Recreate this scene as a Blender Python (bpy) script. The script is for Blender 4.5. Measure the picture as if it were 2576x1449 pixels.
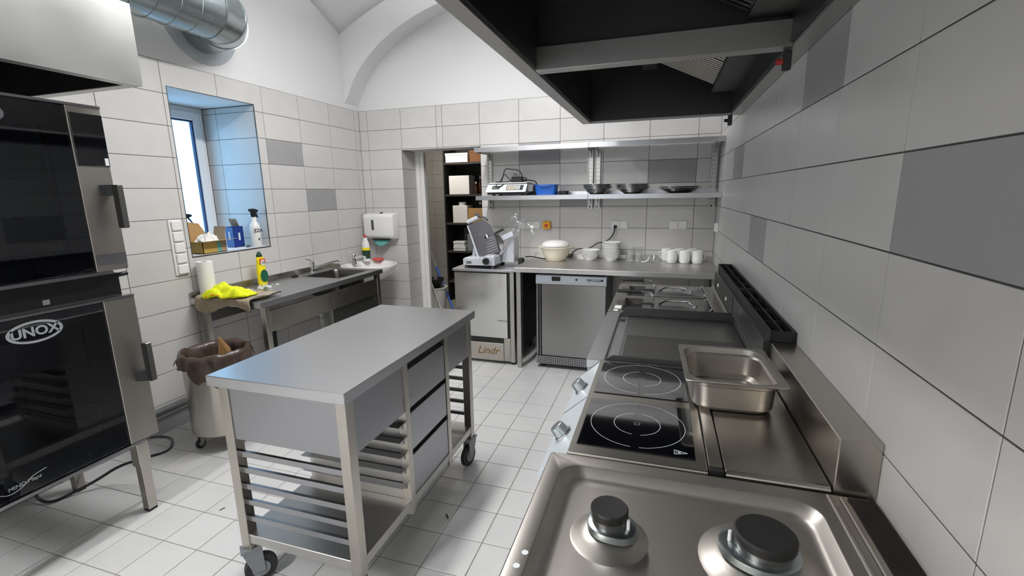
import bpy, bmesh, math, random
from mathutils import Vector, Matrix, noise
random.seed(11)
for _o in list(bpy.data.objects):
    bpy.data.objects.remove(_o)
scene = bpy.context.scene
COL = scene.collection
PI = math.pi

# ------------------------------------------------------------------ camera
F_PX, YAW, PITCH, ROLL = 1165.49, -0.310636, 0.201794, -0.016730
CAM = Vector((-0.452976, -4.424437, 1.526417))
def _cam_axes():
    fw = Vector((math.sin(YAW)*math.cos(PITCH), math.cos(YAW)*math.cos(PITCH), -math.sin(PITCH)))
    ri = Vector((math.cos(YAW), -math.sin(YAW), 0.0))
    up = ri.cross(fw)
    return math.cos(ROLL)*ri + math.sin(ROLL)*up, -math.sin(ROLL)*ri + math.cos(ROLL)*up, fw
_r, _u, _f = _cam_axes()
cd = bpy.data.cameras.new('camera')
cam = bpy.data.objects.new('camera', cd)
COL.objects.link(cam)
cam.matrix_world = Matrix(((_r.x, _u.x, -_f.x, CAM.x), (_r.y, _u.y, -_f.y, CAM.y), (_r.z, _u.z, -_f.z, CAM.z), (0, 0, 0, 1)))
cd.sensor_fit = 'HORIZONTAL'; cd.sensor_width = 36.0
cd.lens = F_PX/2576.0*36.0
cd.clip_start = 0.02; cd.clip_end = 60
scene.camera = cam

# ------------------------------------------------------------------ world, light, exposure
vs = scene.view_settings
vs.view_transform = 'Standard'; vs.look = 'None'; vs.gamma = 1.0; vs.use_curve_mapping = False
vs.exposure = 0.38
world = bpy.data.worlds.new('sky'); scene.world = world
world.use_nodes = True
_bg = world.node_tree.nodes['Background']
_bg.inputs['Color'].default_value = (0.29, 0.63, 1.0, 1)
_bg.inputs['Strength'].default_value = 3.6
def area(name, loc, rot, sx, sy, power, color=(1, 1, 1), portal=False):
    l = bpy.data.lights.new(name, 'AREA'); l.shape = 'RECTANGLE'; l.size = sx; l.size_y = sy
    l.energy = power; l.color = color
    if portal: l.cycles.is_portal = True
    o = bpy.data.objects.new(name, l); COL.objects.link(o); o.location = loc; o.rotation_euler = rot
    return o
XL = -3.542
ROOM_Y0 = -7.6
LAMPS = ((-1.85, -1.95, 3.05), (-2.3, -6.1, 3.05))
for i, (lx, ly, lz) in enumerate(LAMPS):
    area('ceiling_lamp_light', (lx, ly, lz - 0.012), (0, 0, 0), 0.16, 1.2, 40 if i == 0 else 86, (0.99, 0.985, 0.99))
    # the diffuser also throws light upwards and sideways
    area('ceiling_lamp_uplight', (lx, ly, lz + 0.075), (PI, 0, 0), 0.16, 1.2, 37, (0.985, 0.985, 1.0))
area('window_portal', (XL - 0.50, -1.71, 1.69), (0, -PI/2, 0), 1.06, 0.66, 1.0, portal=True)
area('window_portal', (-1.9, ROOM_Y0 - 0.30, 1.7), (PI/2, 0, 0), 0.7, 1.0, 1.0, portal=True)

# ------------------------------------------------------------------ materials
def lin(c):
    return tuple(((v/255)/12.92 if v/255 <= 0.04045 else ((v/255+0.055)/1.055)**2.4) for v in c) + (1,)
MATS = {}
def mat(name, rgb, rough=0.5, metal=0.0, var=0.0, vscale=6.0, bump=0.0, bscale=60.0, stretch=(1, 1, 1), spec=0.5,
        rand=0.0, rvar=0.0, emit=None, coat=0.0, sss=0.0):
    m = bpy.data.materials.new(name); m.use_nodes = True
    nt = m.node_tree; N = nt.nodes; L = nt.links
    b = N['Principled BSDF']
    col = lin(rgb)
    b.inputs['Base Color'].default_value = col
    b.inputs['Roughness'].default_value = rough
    b.inputs['Metallic'].default_value = metal
    b.inputs['Specular IOR Level'].default_value = spec
    if coat: b.inputs['Coat Weight'].default_value = coat
    if emit:
        b.inputs['Emission Color'].default_value = col
        b.inputs['Emission Strength'].default_value = emit
    if var or bump or rvar:
        tc = N.new('ShaderNodeTexCoord'); mp = N.new('ShaderNodeMapping'); L.new(tc.outputs['Object'], mp.inputs['Vector'])
        mp.inputs['Scale'].default_value = stretch
        nz = N.new('ShaderNodeTexNoise'); nz.inputs['Scale'].default_value = vscale; nz.inputs['Detail'].default_value = 5
        oi = N.new('ShaderNodeObjectInfo'); ad = N.new('ShaderNodeVectorMath'); ad.operation = 'ADD'
        ml = N.new('ShaderNodeMath'); ml.operation = 'MULTIPLY'; ml.inputs[1].default_value = 37.0
        L.new(oi.outputs['Random'], ml.inputs[0]); L.new(mp.outputs['Vector'], ad.inputs[0]); L.new(ml.outputs[0], ad.inputs[1])
        L.new(ad.outputs[0], nz.inputs['Vector'])
    if var or rand:
        hs = N.new('ShaderNodeHueSaturation'); hs.inputs['Color'].default_value = col
        val = None
        if var:
            mr = N.new('ShaderNodeMapRange'); mr.inputs['From Min'].default_value = 0.25; mr.inputs['From Max'].default_value = 0.75
            mr.inputs['To Min'].default_value = 1 - var; mr.inputs['To Max'].default_value = 1 + var
            L.new(nz.outputs['Fac'], mr.inputs['Value']); val = mr.outputs[0]
        if rand:
            o2 = N.new('ShaderNodeObjectInfo'); m2 = N.new('ShaderNodeMapRange')
            m2.inputs['To Min'].default_value = 1 - rand; m2.inputs['To Max'].default_value = 1 + rand
            L.new(o2.outputs['Random'], m2.inputs['Value'])
            if val is not None:
                mm = N.new('ShaderNodeMath'); mm.operation = 'MULTIPLY'; L.new(val, mm.inputs[0]); L.new(m2.outputs[0], mm.inputs[1]); val = mm.outputs[0]
            else: val = m2.outputs[0]
        L.new(val, hs.inputs['Value']); L.new(hs.outputs['Color'], b.inputs['Base Color'])
    if rvar:
        m3 = N.new('ShaderNodeMapRange'); m3.inputs['From Min'].default_value = 0.3; m3.inputs['From Max'].default_value = 0.7
        m3.inputs['To Min'].default_value = max(0.02, rough - rvar); m3.inputs['To Max'].default_value = rough + rvar
        L.new(nz.outputs['Fac'], m3.inputs['Value']); L.new(m3.outputs[0], b.inputs['Roughness'])
    if bump:
        n2 = N.new('ShaderNodeTexNoise'); n2.inputs['Scale'].default_value = bscale; n2.inputs['Detail'].default_value = 3
        L.new(ad.outputs[0], n2.inputs['Vector'])
        bp = N.new('ShaderNodeBump'); bp.inputs['Strength'].default_value = bump; bp.inputs['Distance'].default_value = 0.01
        L.new(n2.outputs['Fac'], bp.inputs['Height']); L.new(bp.outputs['Normal'], b.inputs['Normal'])
    MATS[name] = m
    return m
def glassy(name, tint=(1, 1, 1, 1), alpha=0.9, rough=0.02, gloss=(1, 1, 1, 1)):
    m = bpy.data.materials.new(name); m.use_nodes = True
    nt = m.node_tree; N = nt.nodes; L = nt.links
    N.remove(N['Principled BSDF'])
    tr = N.new('ShaderNodeBsdfTransparent'); tr.inputs['Color'].default_value = tint
    gl = N.new('ShaderNodeBsdfGlossy'); gl.inputs['Roughness'].default_value = rough; gl.inputs['Color'].default_value = gloss
    fr = N.new('ShaderNodeFresnel'); ge = N.new('ShaderNodeNewGeometry'); mr = N.new('ShaderNodeMapRange')
    mr.inputs['To Min'].default_value = 1.45; mr.inputs['To Max'].default_value = 1/1.45
    L.new(ge.outputs['Backfacing'], mr.inputs['Value']); L.new(mr.outputs[0], fr.inputs['IOR'])
    mp = N.new('ShaderNodeMath'); mp.operation = 'ADD'; mp.inputs[1].default_value = 1 - alpha; mp.use_clamp = True
    L.new(fr.outputs[0], mp.inputs[0])
    mx = N.new('ShaderNodeMixShader'); L.new(mp.outputs[0], mx.inputs[0]); L.new(tr.outputs[0], mx.inputs[1]); L.new(gl.outputs[0], mx.inputs[2])
    L.new(mx.outputs[0], N['Material Output'].inputs['Surface'])
    MATS[name] = m
    return m
mat('tile', (203, 201, 198), 0.34, var=0.035, vscale=7, rand=0.018, rvar=0.06)
mat('tile_dark', (158, 157, 158), 0.38, var=0.05, vscale=7, rvar=0.06)
mat('grout', (72, 70, 67), 0.9)
mat('floor_tile', (192, 192, 191), 0.36, var=0.03, vscale=9, rand=0.02, rvar=0.08)
mat('floor_grout', (120, 116, 108), 0.9, var=0.12, vscale=3)
mat('plaster', (222, 222, 222), 0.85, var=0.012, vscale=1.5, bump=0.04, bscale=30)
mat('store_wall', (150, 148, 142), 0.5, var=0.04)
mat('steel', (160, 161, 164), 0.28, 1.0, var=0.012, vscale=1.6, rvar=0.008)
mat('steel_top', (194, 195, 197), 0.31, 1.0, var=0.012, vscale=1.6, rvar=0.008)
mat('steel_soft', (188, 186, 182), 0.37, 1.0, var=0.012, vscale=1.6, rvar=0.008)
mat('steel_warm', (184, 179, 171), 0.27, 1.0, var=0.012, vscale=1.6, rvar=0.008)
mat('steel_dark', (112, 110, 107), 0.34, 1.0, var=0.02, vscale=2, rvar=0.015)
mat('steel_polished', (205, 205, 203), 0.15, 1.0, var=0.03, vscale=5, rvar=0.04)
mat('steel_dark_shade', (76, 76, 75), 0.42, 0.8, var=0.03, vscale=2, rvar=0.02)  # dark steel; inside the canopy hood this colour stands in for shade
mat('steel_cooker', (181, 176, 169), 0.38, 1.0, var=0.012, vscale=1.6, rvar=0.008)
mat('steel_griddle', (158, 157, 155), 0.29, 1.0, var=0.015, vscale=2, rvar=0.01)
mat('panel_light', (208, 216, 220), 0.30, 0.25)  # pale colour stands in for light reflected by the slanted steel
mat('fridge_panel', (206, 214, 226), 0.4)
mat('steel_worktop', (204, 202, 199), 0.42, 1.0, var=0.012, vscale=1.6, rvar=0.008)
mat('oven_black', (13, 16, 27), 0.3)
mat('chrome', (215, 216, 218), 0.07, 1.0)
mat('galvanised', (170, 180, 182), 0.27, 1.0, var=0.03, vscale=5, rvar=0.02)
mat('galvanised_flat', (178, 186, 190), 0.5, 0.3, var=0.04, vscale=6)
mat('hood_steel', (178, 178, 176), 0.36, 1.0, var=0.05, vscale=2, rvar=0.06)
mat('slat_lit', (226, 224, 210), 0.35, 0.25)  # pale slats, the light they reflect is put into the colour
mat('black', (16, 16, 17), 0.45)
mat('black_gloss', (9, 10, 14), 0.06, spec=1.0, coat=1.0)
mat('black_iron', (30, 29, 28), 0.55, 0.2, var=0.25, vscale=18, bump=0.06, bscale=120)
mat('rust', (30, 24, 20), 0.8, 0.2, var=0.6, vscale=22)
mat('rubber', (38, 38, 40), 0.6)
mat('grey_plastic', (128, 132, 136), 0.45)
mat('dark_grey', (74, 75, 78), 0.5)
mat('grey_handle', (96, 95, 94), 0.35, 0.5)
mat('white_plastic', (232, 231, 228), 0.35)
mat('white_gloss', (236, 236, 234), 0.12, coat=0.4)
mat('cream_plastic', (232, 222, 202), 0.35)
mat('white_paper', (238, 236, 232), 0.9, var=0.02)
mat('print_white', (222, 228, 228), 0.5)
mat('print_grey', (150, 153, 156), 0.5)
mat('print_gold', (122, 90, 50), 0.4, 0.3)
mat('print_dark', (40, 42, 46), 0.5)
mat('blue_plastic', (20, 88, 180), 0.35)
mat('blue_card', (24, 52, 132), 0.45)
mat('blue_card_light', (84, 120, 178), 0.45)
mat('cardboard', (176, 136, 86), 0.8, var=0.06)
mat('cardboard_inner', (168, 146, 116), 0.85, var=0.05)
mat('box_yellow', (192, 158, 84), 0.6, var=0.05)
mat('box_brown', (128, 86, 48), 0.75, var=0.1)
mat('yellow_plastic', (244, 226, 28), 0.3)
mat('yellow_switch', (238, 176, 24), 0.4)
mat('red_switch', (206, 74, 24), 0.4)
mat('hivis', (224, 232, 10), 0.75, var=0.06, vscale=14, bump=0.3, bscale=40)
mat('hivis_orange', (240, 150, 20), 0.7)
mat('beige_cloth', (160, 146, 126), 0.9, var=0.1, vscale=20, bump=0.3, bscale=120)
mat('navy_trim', (34, 36, 44), 0.8)
mat('bag_brown', (76, 62, 54), 0.32, var=0.15, vscale=9, bump=0.5, bscale=25)
mat('green', (24, 92, 60), 0.4)
mat('dark_green', (28, 62, 46), 0.4)
mat('orange', (226, 98, 40), 0.4)
mat('red', (186, 52, 48), 0.5)
mat('coral', (206, 88, 84), 0.6)
mat('teal_paper', (96, 168, 160), 0.85)
mat('blue_mop', (52, 92, 178), 0.5)
mat('pvc', (196, 196, 190), 0.4)
mat('window_frame', (234, 236, 238), 0.3)
mat('seal_blue', (38, 52, 92), 0.5)
mat('knob_clear', (186, 196, 200), 0.12, 0.75)
mat('lcd', (96, 106, 92), 0.3)
mat('bottle_brown', (70, 44, 26), 0.15)
mat('shelf_black', (34, 33, 32), 0.6)
mat('wood_dark', (60, 56, 52), 0.6)
mat('scale_body', (218, 220, 222), 0.35)
mat('slicer_alu', (200, 204, 210), 0.30, 0.35, var=0.03, rvar=0.05)
mat('slicer_plate', (112, 110, 114), 0.24, 0.9, var=0.05, rvar=0.05)
mat('pipe_grey', (92, 94, 96), 0.5)
mat('lamp_diffuser', (255, 248, 240), 0.5, emit=6.0)
glassy('pane', (0.97, 0.99, 1, 1), 0.985, 0.0)
glassy('oven_glass', (0.50, 0.52, 0.57, 1), 0.97, 0.02)
glassy('clear_glass', (0.965, 0.975, 0.975, 1), 0.975, 0.03)
glassy('clear_film', (0.95, 0.955, 0.96, 1), 0.90, 0.25)

# ------------------------------------------------------------------ mesh helpers
class B:
    def __init__(s): s.v = []; s.f = []
    def add(s, vs_, fs):
        n = len(s.v); s.v += [tuple(p) for p in vs_]; s.f += [tuple(i+n for i in q) for q in fs]; return s
    def box(s, x0, x1, y0, y1, z0, z1):
        return s.add([(x0,y0,z0),(x1,y0,z0),(x1,y1,z0),(x0,y1,z0),(x0,y0,z1),(x1,y0,z1),(x1,y1,z1),(x0,y1,z1)],
                     [(0,3,2,1),(4,5,6,7),(0,1,5,4),(1,2,6,5),(2,3,7,6),(3,0,4,7)])
    def obox(s, c, ax, ay, az):
        c, ax, ay, az = Vector(c), Vector(ax), Vector(ay), Vector(az)
        p = [c+i*ax+j*ay+k*az for k in (-1,1) for j in (-1,1) for i in (-1,1)]
        p = [p[0],p[1],p[3],p[2],p[4],p[5],p[7],p[6]]
        fs = [(0,3,2,1),(4,5,6,7),(0,1,5,4),(1,2,6,5),(2,3,7,6),(3,0,4,7)]
        if ax.cross(ay).dot(az) < 0: fs = [tuple(reversed(q)) for q in fs]
        return s.add(p, fs)
    def prism(s, poly, axis, lo, hi):
        def P(a, b, t): return {'x': (t, a, b), 'y': (a, t, b), 'z': (a, b, t)}[axis]
        n = len(poly)
        area2 = sum(poly[i][0]*poly[(i+1)%n][1]-poly[(i+1)%n][0]*poly[i][1] for i in range(n))
        if (area2 < 0) != (axis == 'y'): poly = list(reversed(poly))
        vs_ = [P(a, b, lo) for a, b in poly] + [P(a, b, hi) for a, b in poly]
        fs = [tuple(reversed(range(n))), tuple(range(n, 2*n))] + [(i, (i+1)%n, n+(i+1)%n, n+i) for i in range(n)]
        return s.add(vs_, fs)
    def loft(s, rings, cap0=True, cap1=True, closed=True):
        n = len(rings[0]); vs_ = [p for r in rings for p in r]; fs = []
        for k in range(len(rings)-1):
            for i in range(n if closed else n-1):
                j = (i+1) % n
                fs.append((k*n+i, k*n+j, (k+1)*n+j, (k+1)*n+i))
        if cap0: fs.append(tuple(reversed(range(n))))
        if cap1: fs.append(tuple(range((len(rings)-1)*n, len(rings)*n)))
        return s.add(vs_, fs)
    def lathe(s, prof, c=(0, 0, 0), n=24, cap0=True, cap1=True, sx=1, sy=1):
        return s.loft([[(c[0]+r*sx*math.cos(2*PI*i/n), c[1]+r*sy*math.sin(2*PI*i/n), c[2]+z) for i in range(n)] for r, z in prof], cap0, cap1)
    def cyl(s, p0, p1, r0, r1=None, n=16):
        r1 = r0 if r1 is None else r1
        p0, p1 = Vector(p0), Vector(p1); d = (p1-p0).normalized()
        a = d.orthogonal().normalized(); b = d.cross(a)
        return s.loft([[p+r*(math.cos(2*PI*i/n)*a+math.sin(2*PI*i/n)*b) for i in range(n)] for p, r in ((p0, r0), (p1, r1))])
    def tube(s, pts, r, n=8, smooth=0):
        pts = [Vector(p) for p in pts]
        for _ in range(smooth):
            q = [pts[0]]
            for i in range(len(pts)-1):
                q += [pts[i]*0.75+pts[i+1]*0.25, pts[i]*0.25+pts[i+1]*0.75]
            pts = q + [pts[-1]]
        rings = []; a = None
        for i, p in enumerate(pts):
            t = (pts[min(i+1, len(pts)-1)]-pts[max(i-1, 0)]).normalized()
            a = t.orthogonal().normalized() if a is None else (a-t*a.dot(t)).normalized()
            b = t.cross(a); rr = r[min(i, len(r)-1)] if isinstance(r, (list, tuple)) else r
            rings.append([p+rr*(math.cos(2*PI*k/n)*a+math.sin(2*PI*k/n)*b) for k in range(n)])
        return s.loft(rings)
    def grid(s, fn, nu, nv, thick=0.0):
        P = [[Vector(fn(i/nu, j/nv)) for j in range(nv+1)] for i in range(nu+1)]
        vs_ = [P[i][j] for i in range(nu+1) for j in range(nv+1)]
        w = nv+1
        fs = [(i*w+j, (i+1)*w+j, (i+1)*w+j+1, i*w+j+1) for i in range(nu) for j in range(nv)]
        if thick:
            N = []
            for i in range(nu+1):
                for j in range(nv+1):
                    du = P[min(i+1, nu)][j]-P[max(i-1, 0)][j]; dv = P[i][min(j+1, nv)]-P[i][max(j-1, 0)]
                    N.append(du.cross(dv).normalized())
            m = len(vs_); vs2 = [v-n_*thick for v, n_ in zip(vs_, N)]
            fs2 = [tuple(m+q for q in reversed(f)) for f in fs]
            ed = [i*w for i in range(nu+1)] + [nu*w+j for j in range(1, nv+1)] + [i*w+nv for i in range(nu-1, -1, -1)] + [j for j in range(nv-1, 0, -1)]
            side = [(ed[k], m+ed[k], m+ed[(k+1) % len(ed)], ed[(k+1) % len(ed)]) for k in range(len(ed))]
            return s.add(vs_+vs2, fs+fs2+side)
        return s.add(vs_, fs)
WL = {}
def mesh_from(bm_, name, bevel=0.0, smooth=False, seg=1, fix=True):
    me = bpy.data.meshes.new(name); me.from_pydata([tuple(v) for v in bm_.v], [], bm_.f); me.update()
    bm = bmesh.new(); bm.from_mesh(me)
    if fix: bmesh.ops.recalc_face_normals(bm, faces=bm.faces)
    if bevel:
        es = [e for e in bm.edges if len(e.link_faces) == 2 and e.calc_face_angle(0) > 0.5]
        bmesh.ops.bevel(bm, geom=es, offset=bevel, segments=seg, affect='EDGES', profile=0.5, clamp_overlap=True)
    bm.to_mesh(me); bm.free()
    if smooth:
        me.polygons.foreach_set('use_smooth', [True]*len(me.polygons))
        if smooth != 'all':
            bm = bmesh.new(); bm.from_mesh(me)
            for e in bm.edges:
                if len(e.link_faces) == 2 and e.calc_face_angle(0) > 0.62: e.smooth = False
            bm.to_mesh(me); bm.free()
    return me
def tag(o, label=None, cat=None, group=None, kind=None):
    if label: o['label'] = label
    if cat: o['category'] = cat
    if group: o['group'] = group
    if kind: o['kind'] = kind
    return o
def obj(name, b, m, parent=None, bevel=0.0, smooth=False, seg=1, label=None, cat=None, group=None, kind=None, fix=True):
    xs = [v[0] for v in b.v]; ys = [v[1] for v in b.v]; zs = [v[2] for v in b.v]
    c = Vector(((min(xs)+max(xs))/2, (min(ys)+max(ys))/2, min(zs)))
    bb = B(); bb.v = [(v[0]-c.x, v[1]-c.y, v[2]-c.z) for v in b.v]; bb.f = b.f
    me = mesh_from(bb, name, bevel, smooth, seg, fix); me.materials.append(MATS[m])
    o = bpy.data.objects.new(name, me); COL.objects.link(o)
    if parent is not None:
        o.parent = parent; o.location = c - WL[parent.name]
    else: o.location = c
    WL[o.name] = c
    return tag(o, label, cat, group, kind)
def thing(name, label, cat, loc=(0, 0, 0), group=None, kind=None):
    o = bpy.data.objects.new(name, None); COL.objects.link(o); o.location = loc; o.empty_display_size = 0.05
    WL[o.name] = Vector(loc)
    return tag(o, label, cat, group, kind)
def dup(root, loc, rotz=0.0, label=None, group=None):
    def cp(o, par):
        c = o.copy(); COL.objects.link(c); c.parent = par
        for ch in [q for q in bpy.data.objects if q.parent is o]: cp(ch, c)
        return c
    r = cp(root, None); r.location = loc; r.rotation_euler = (0, 0, rotz); WL[r.name] = Vector(loc)
    return tag(r, label, None, group)
def text(name, body, size, m, parent, org, xd, yd, depth=0.0008, shear=0.0, kind=None, weight=0.0):
    cu = bpy.data.curves.new('t', 'FONT'); cu.body = body; cu.size = size; cu.extrude = depth/2; cu.align_x = 'CENTER'; cu.align_y = 'CENTER'
    cu.shear = shear; cu.offset = weight; cu.resolution_u = 3
    to = bpy.data.objects.new('t', cu); COL.objects.link(to)
    dg = bpy.context.evaluated_depsgraph_get(); me = bpy.data.meshes.new_from_object(to.evaluated_get(dg))
    bpy.data.objects.remove(to); bpy.data.curves.remove(cu)
    xd, yd = Vector(xd).normalized(), Vector(yd).normalized(); zd = xd.cross(yd); org = Vector(org)
    b = B(); b.v = [tuple(org+xd*v.co.x+yd*v.co.y+zd*(v.co.z+depth/2)) for v in me.vertices]; b.f = [tuple(p.vertices) for p in me.polygons]
    bpy.data.meshes.remove(me)
    return obj(name, b, m, parent, fix=False)
def rrect(cx, cy, hx, hy, r, z, n=6):
    pts = []
    for qx, qy, a0 in ((1, 1, 0), (-1, 1, PI/2), (-1, -1, PI), (1, -1, 1.5*PI)):
        for i in range(n+1):
            a = a0+PI/2*i/n
            pts.append((cx+qx*(hx-r)+r*math.cos(a), cy+qy*(hy-r)+r*math.sin(a), z))
    return pts
def nz3(p, s=1.0, amp=1.0):
    return amp*noise.noise(Vector(p)*s)

# ------------------------------------------------------------------ room shell
ROWS = [1.7936-0.2*k for k in range(-3, 10)]           # tile joints, top to bottom
ROWS[-1] = 0.0
TILE_TOP = ROWS[0]
GAP = 0.0017
TH = 0.008
WIN_Y0, WIN_Y1, WIN_Z0, WIN_Z1 = -2.05, -1.366, 1.133, 2.240
DOOR_X0, DOOR_X1, DOOR_Z = -3.054, -2.175, 1.982
_tmesh = {}
def tile_mesh(rects, m):
    """rects in local u,z; front looks along -Y at y=0"""
    key = (tuple(tuple(round(q, 3) for q in r) for r in rects), m)
    if key in _tmesh: return _tmesh[key]
    b = B(); c = 0.0007
    if len(rects) == 1:
        u0, u1, z0, z1 = rects[0]
        b.add([(u0,TH,z0),(u1,TH,z0),(u1,TH,z1),(u0,TH,z1),(u0,c,z0),(u1,c,z0),(u1,c,z1),(u0,c,z1),
               (u0+c,0,z0+c),(u1-c,0,z0+c),(u1-c,0,z1-c),(u0+c,0,z1-c)],
              [(0,1,5,4),(1,2,6,5),(2,3,7,6),(3,0,4,7),(4,5,9,8),(5,6,10,9),(6,7,11,10),(7,4,8,11),(8,9,10,11),(3,2,1,0)])
    else:
        for u0, u1, z0, z1 in rects: b.box(u0, u1, 0, TH, z0, z1)
    me = mesh_from(b, 'tile', fix=False); me.materials.append(MATS[m]); _tmesh[key] = me
    return me
def cut(rect, holes):
    out = [rect]
    for h0, h1, g0, g1 in holes:
        nxt = []
        for u0, u1, z0, z1 in out:
            a, b_, c, d = max(u0, h0), min(u1, h1), max(z0, g0), min(z1, g1)
            if a >= b_-1e-6 or c >= d-1e-6: nxt.append((u0, u1, z0, z1)); continue
            if u0 < a: nxt.append((u0, a, z0, z1))
            if b_ < u1: nxt.append((b_, u1, z0, z1))
            if z0 < c: nxt.append((a, b_, z0, c))
            if d < z1: nxt.append((a, b_, d, z1))
        out = nxt
    return [r for r in out if r[1]-r[0] > 0.004 and r[3]-r[2] > 0.004]
def place_tile(wall, face, plane, cell, rects, m):
    u0, u1, z0, z1 = cell; uc, zc = (u0+u1)/2, (z0+z1)/2
    s = -1 if face == '-x' else 1
    loc = []
    for a, b_, c, d in rects:
        a2, b2 = sorted((s*(a-uc), s*(b_-uc))); loc.append((a2, b2, c-zc, d-zc))
    o = bpy.data.objects.new('tile', tile_mesh(loc, m)); COL.objects.link(o)
    o.parent = wall
    p = Vector((uc, plane, zc)) if face == '-y' else Vector((plane, uc, zc))
    o.location = p - WL[wall.name]
    o.rotation_euler = (0, 0, {'-y': 0, '-x': -PI/2, '+x': PI/2}[face])
    return o
def tile_field(wall, face, plane, us, zs, holes=(), dark=()):
    for i in range(len(us)-1):
        for k in range(len(zs)-1):
            u0, u1, z1, z0 = us[i]+GAP, us[i+1]-GAP, zs[k]-GAP, zs[k+1]+GAP
            if u1-u0 < 0.01: continue
            rr = cut((u0, u1, z0, z1), holes)
            if not rr: continue
            uc, zc = (us[i]+us[i+1])/2, (zs[k]+zs[k+1])/2
            dk = any(a < uc < b_ and c < zc < d for a, b_, c, d in dark)
            place_tile(wall, face, plane, (u0, u1, z0, z1), rr, 'tile_dark' if dk else 'tile')

# right wall
CEIL = 4.2
b = B().box(0.0018, 0.25, ROOM_Y0, 0.25, 0, TILE_TOP+0.001).box(0.001, 0.25, ROOM_Y0, 0.25, TILE_TOP+0.001, CEIL)
wall_right = obj('wall_right', b, 'grout', kind='structure')
wall_right.data.materials.append(MATS['plaster'])
for p in wall_right.data.polygons:
    if p.center.z > TILE_TOP: p.material_index = 1
yR = [-3.6796+0.4*m for m in range(-9, 10)] + [0.0]
tile_field(wall_right, '-x', 0.0, yR, ROWS,
           dark=((-2.89, -2.46, 1.80, 1.99), (-3.70, -3.28, 1.40, 1.59), (-2.09, -1.66, 1.20, 1.39), (-1.28, -0.86, 1.60, 1.79)))
# back wall (with the doorway)
b = B()
for x0, x1, z0, z1 in ((-4.75, DOOR_X0-0.008, 0, TILE_TOP), (DOOR_X0-0.008, DOOR_X1, DOOR_Z+0.004, TILE_TOP), (DOOR_X1, 0.25, 0, TILE_TOP)):
    b.box(x0, x1, 0.0018, 0.28, z0, z1)
b.box(-4.75, 0.25, 0.001, 0.28, TILE_TOP+0.001, CEIL)
wall_back = obj('wall_back', b, 'grout', kind='structure')
wall_back.data.materials.append(MATS['plaster'])
for p in wall_back.data.polygons:
    if p.center.z > TILE_TOP - 0.0001 or (p.normal.z < -0.5 and 1.9 < p.center.z < 2.1): p.material_index = 1
xB = [XL, -3.445, -3.045, -2.645, -2.5787, -2.1787, -1.7787, -1.3787, -0.9787, -0.5787, -0.1787, 0.0]
tile_field(wall_back, '-y', 0.0, xB, ROWS, holes=((DOOR_X0, DOOR_X1, -1, DOOR_Z),),
           dark=((-1.77, -1.38, 1.80, 1.99), (-0.57, -0.18, 1.60, 1.79), (-1.37, -0.98, 1.40, 1.59)))
for k in range(len(ROWS)-1):                                       # door jamb, turned into the doorway
    z1, z0 = min(ROWS[k], DOOR_Z), ROWS[k+1]
    if z1-z0 > 0.03: place_tile(wall_back, '+x', DOOR_X0, (0.002, 0.275, z0+GAP, z1-GAP), [(0.002, 0.275, z0+GAP, z1-GAP)], 'tile')
# plastered arch in front of the back wall
def arch_z(x): 
    u = min(1.0, abs((x+1.77)/1.778)); return 2.254+1.05*math.sqrt(max(0, 1-u*u))
xs = [XL+0.0+(0-XL)*i/60 for i in range(61)]
poly = [(x, max(2.445, arch_z(x))) for x in xs] + [(0.0, CEIL), (XL, CEIL)]
b = B()
n = len(xs)
vs_ = [(x, y, z) for y in (-0.215, 0.02) for x, z in poly[:n]] + [(x, y, CEIL) for y in (-0.215, 0.02) for x in xs]
fs = []
for i in range(n-1):
    fs += [(i, i+1, 2*n+i+1, 2*n+i), (n+i, i+n+1, i+1, i), (n+i+1, n+i, 3*n+i, 3*n+i+1)]
b.add(vs_, fs)
obj('trim_1', b, 'plaster', kind='structure', smooth=True, fix=False)
# left wall with the window recess
b = B()
xw0 = XL-0.58
for y0, y1, z0, z1 in ((ROOM_Y0, WIN_Y0-0.003, 0, TILE_TOP), (WIN_Y1+0.003, 0.25, 0, TILE_TOP), (WIN_Y0-0.003, WIN_Y1+0.003, 0, WIN_Z0-0.004), (WIN_Y0-0.003, WIN_Y1+0.003, WIN_Z1+0.003, TILE_TOP)):
    b.box(xw0, XL-0.0018, y0, y1, z0, z1)
b.box(xw0, XL-0.001, ROOM_Y0, 0.25, TILE_TOP+0.001, CEIL)
wall_left = obj('wall_left', b, 'grout', kind='structure')
wall_left.data.materials.append(MATS['plaster'])
for p in wall_left.data.polygons:
    if p.center.z > TILE_TOP - 0.0001 or (p.normal.z < -0.5 and 2.1 < p.center.z < 2.3) or p.center.x < -4.0: p.material_index = 1
yL = [-1.2797+0.4*m for m in range(-15, 4)] + [0.0]
tile_field(wall_left, '+x', XL, yL, ROWS, holes=((WIN_Y0, WIN_Y1, WIN_Z0, WIN_Z1),),
           dark=((-1.27, -0.88, 1.80, 1.99), (-0.87, -0.48, 1.40, 1.59)))
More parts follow.
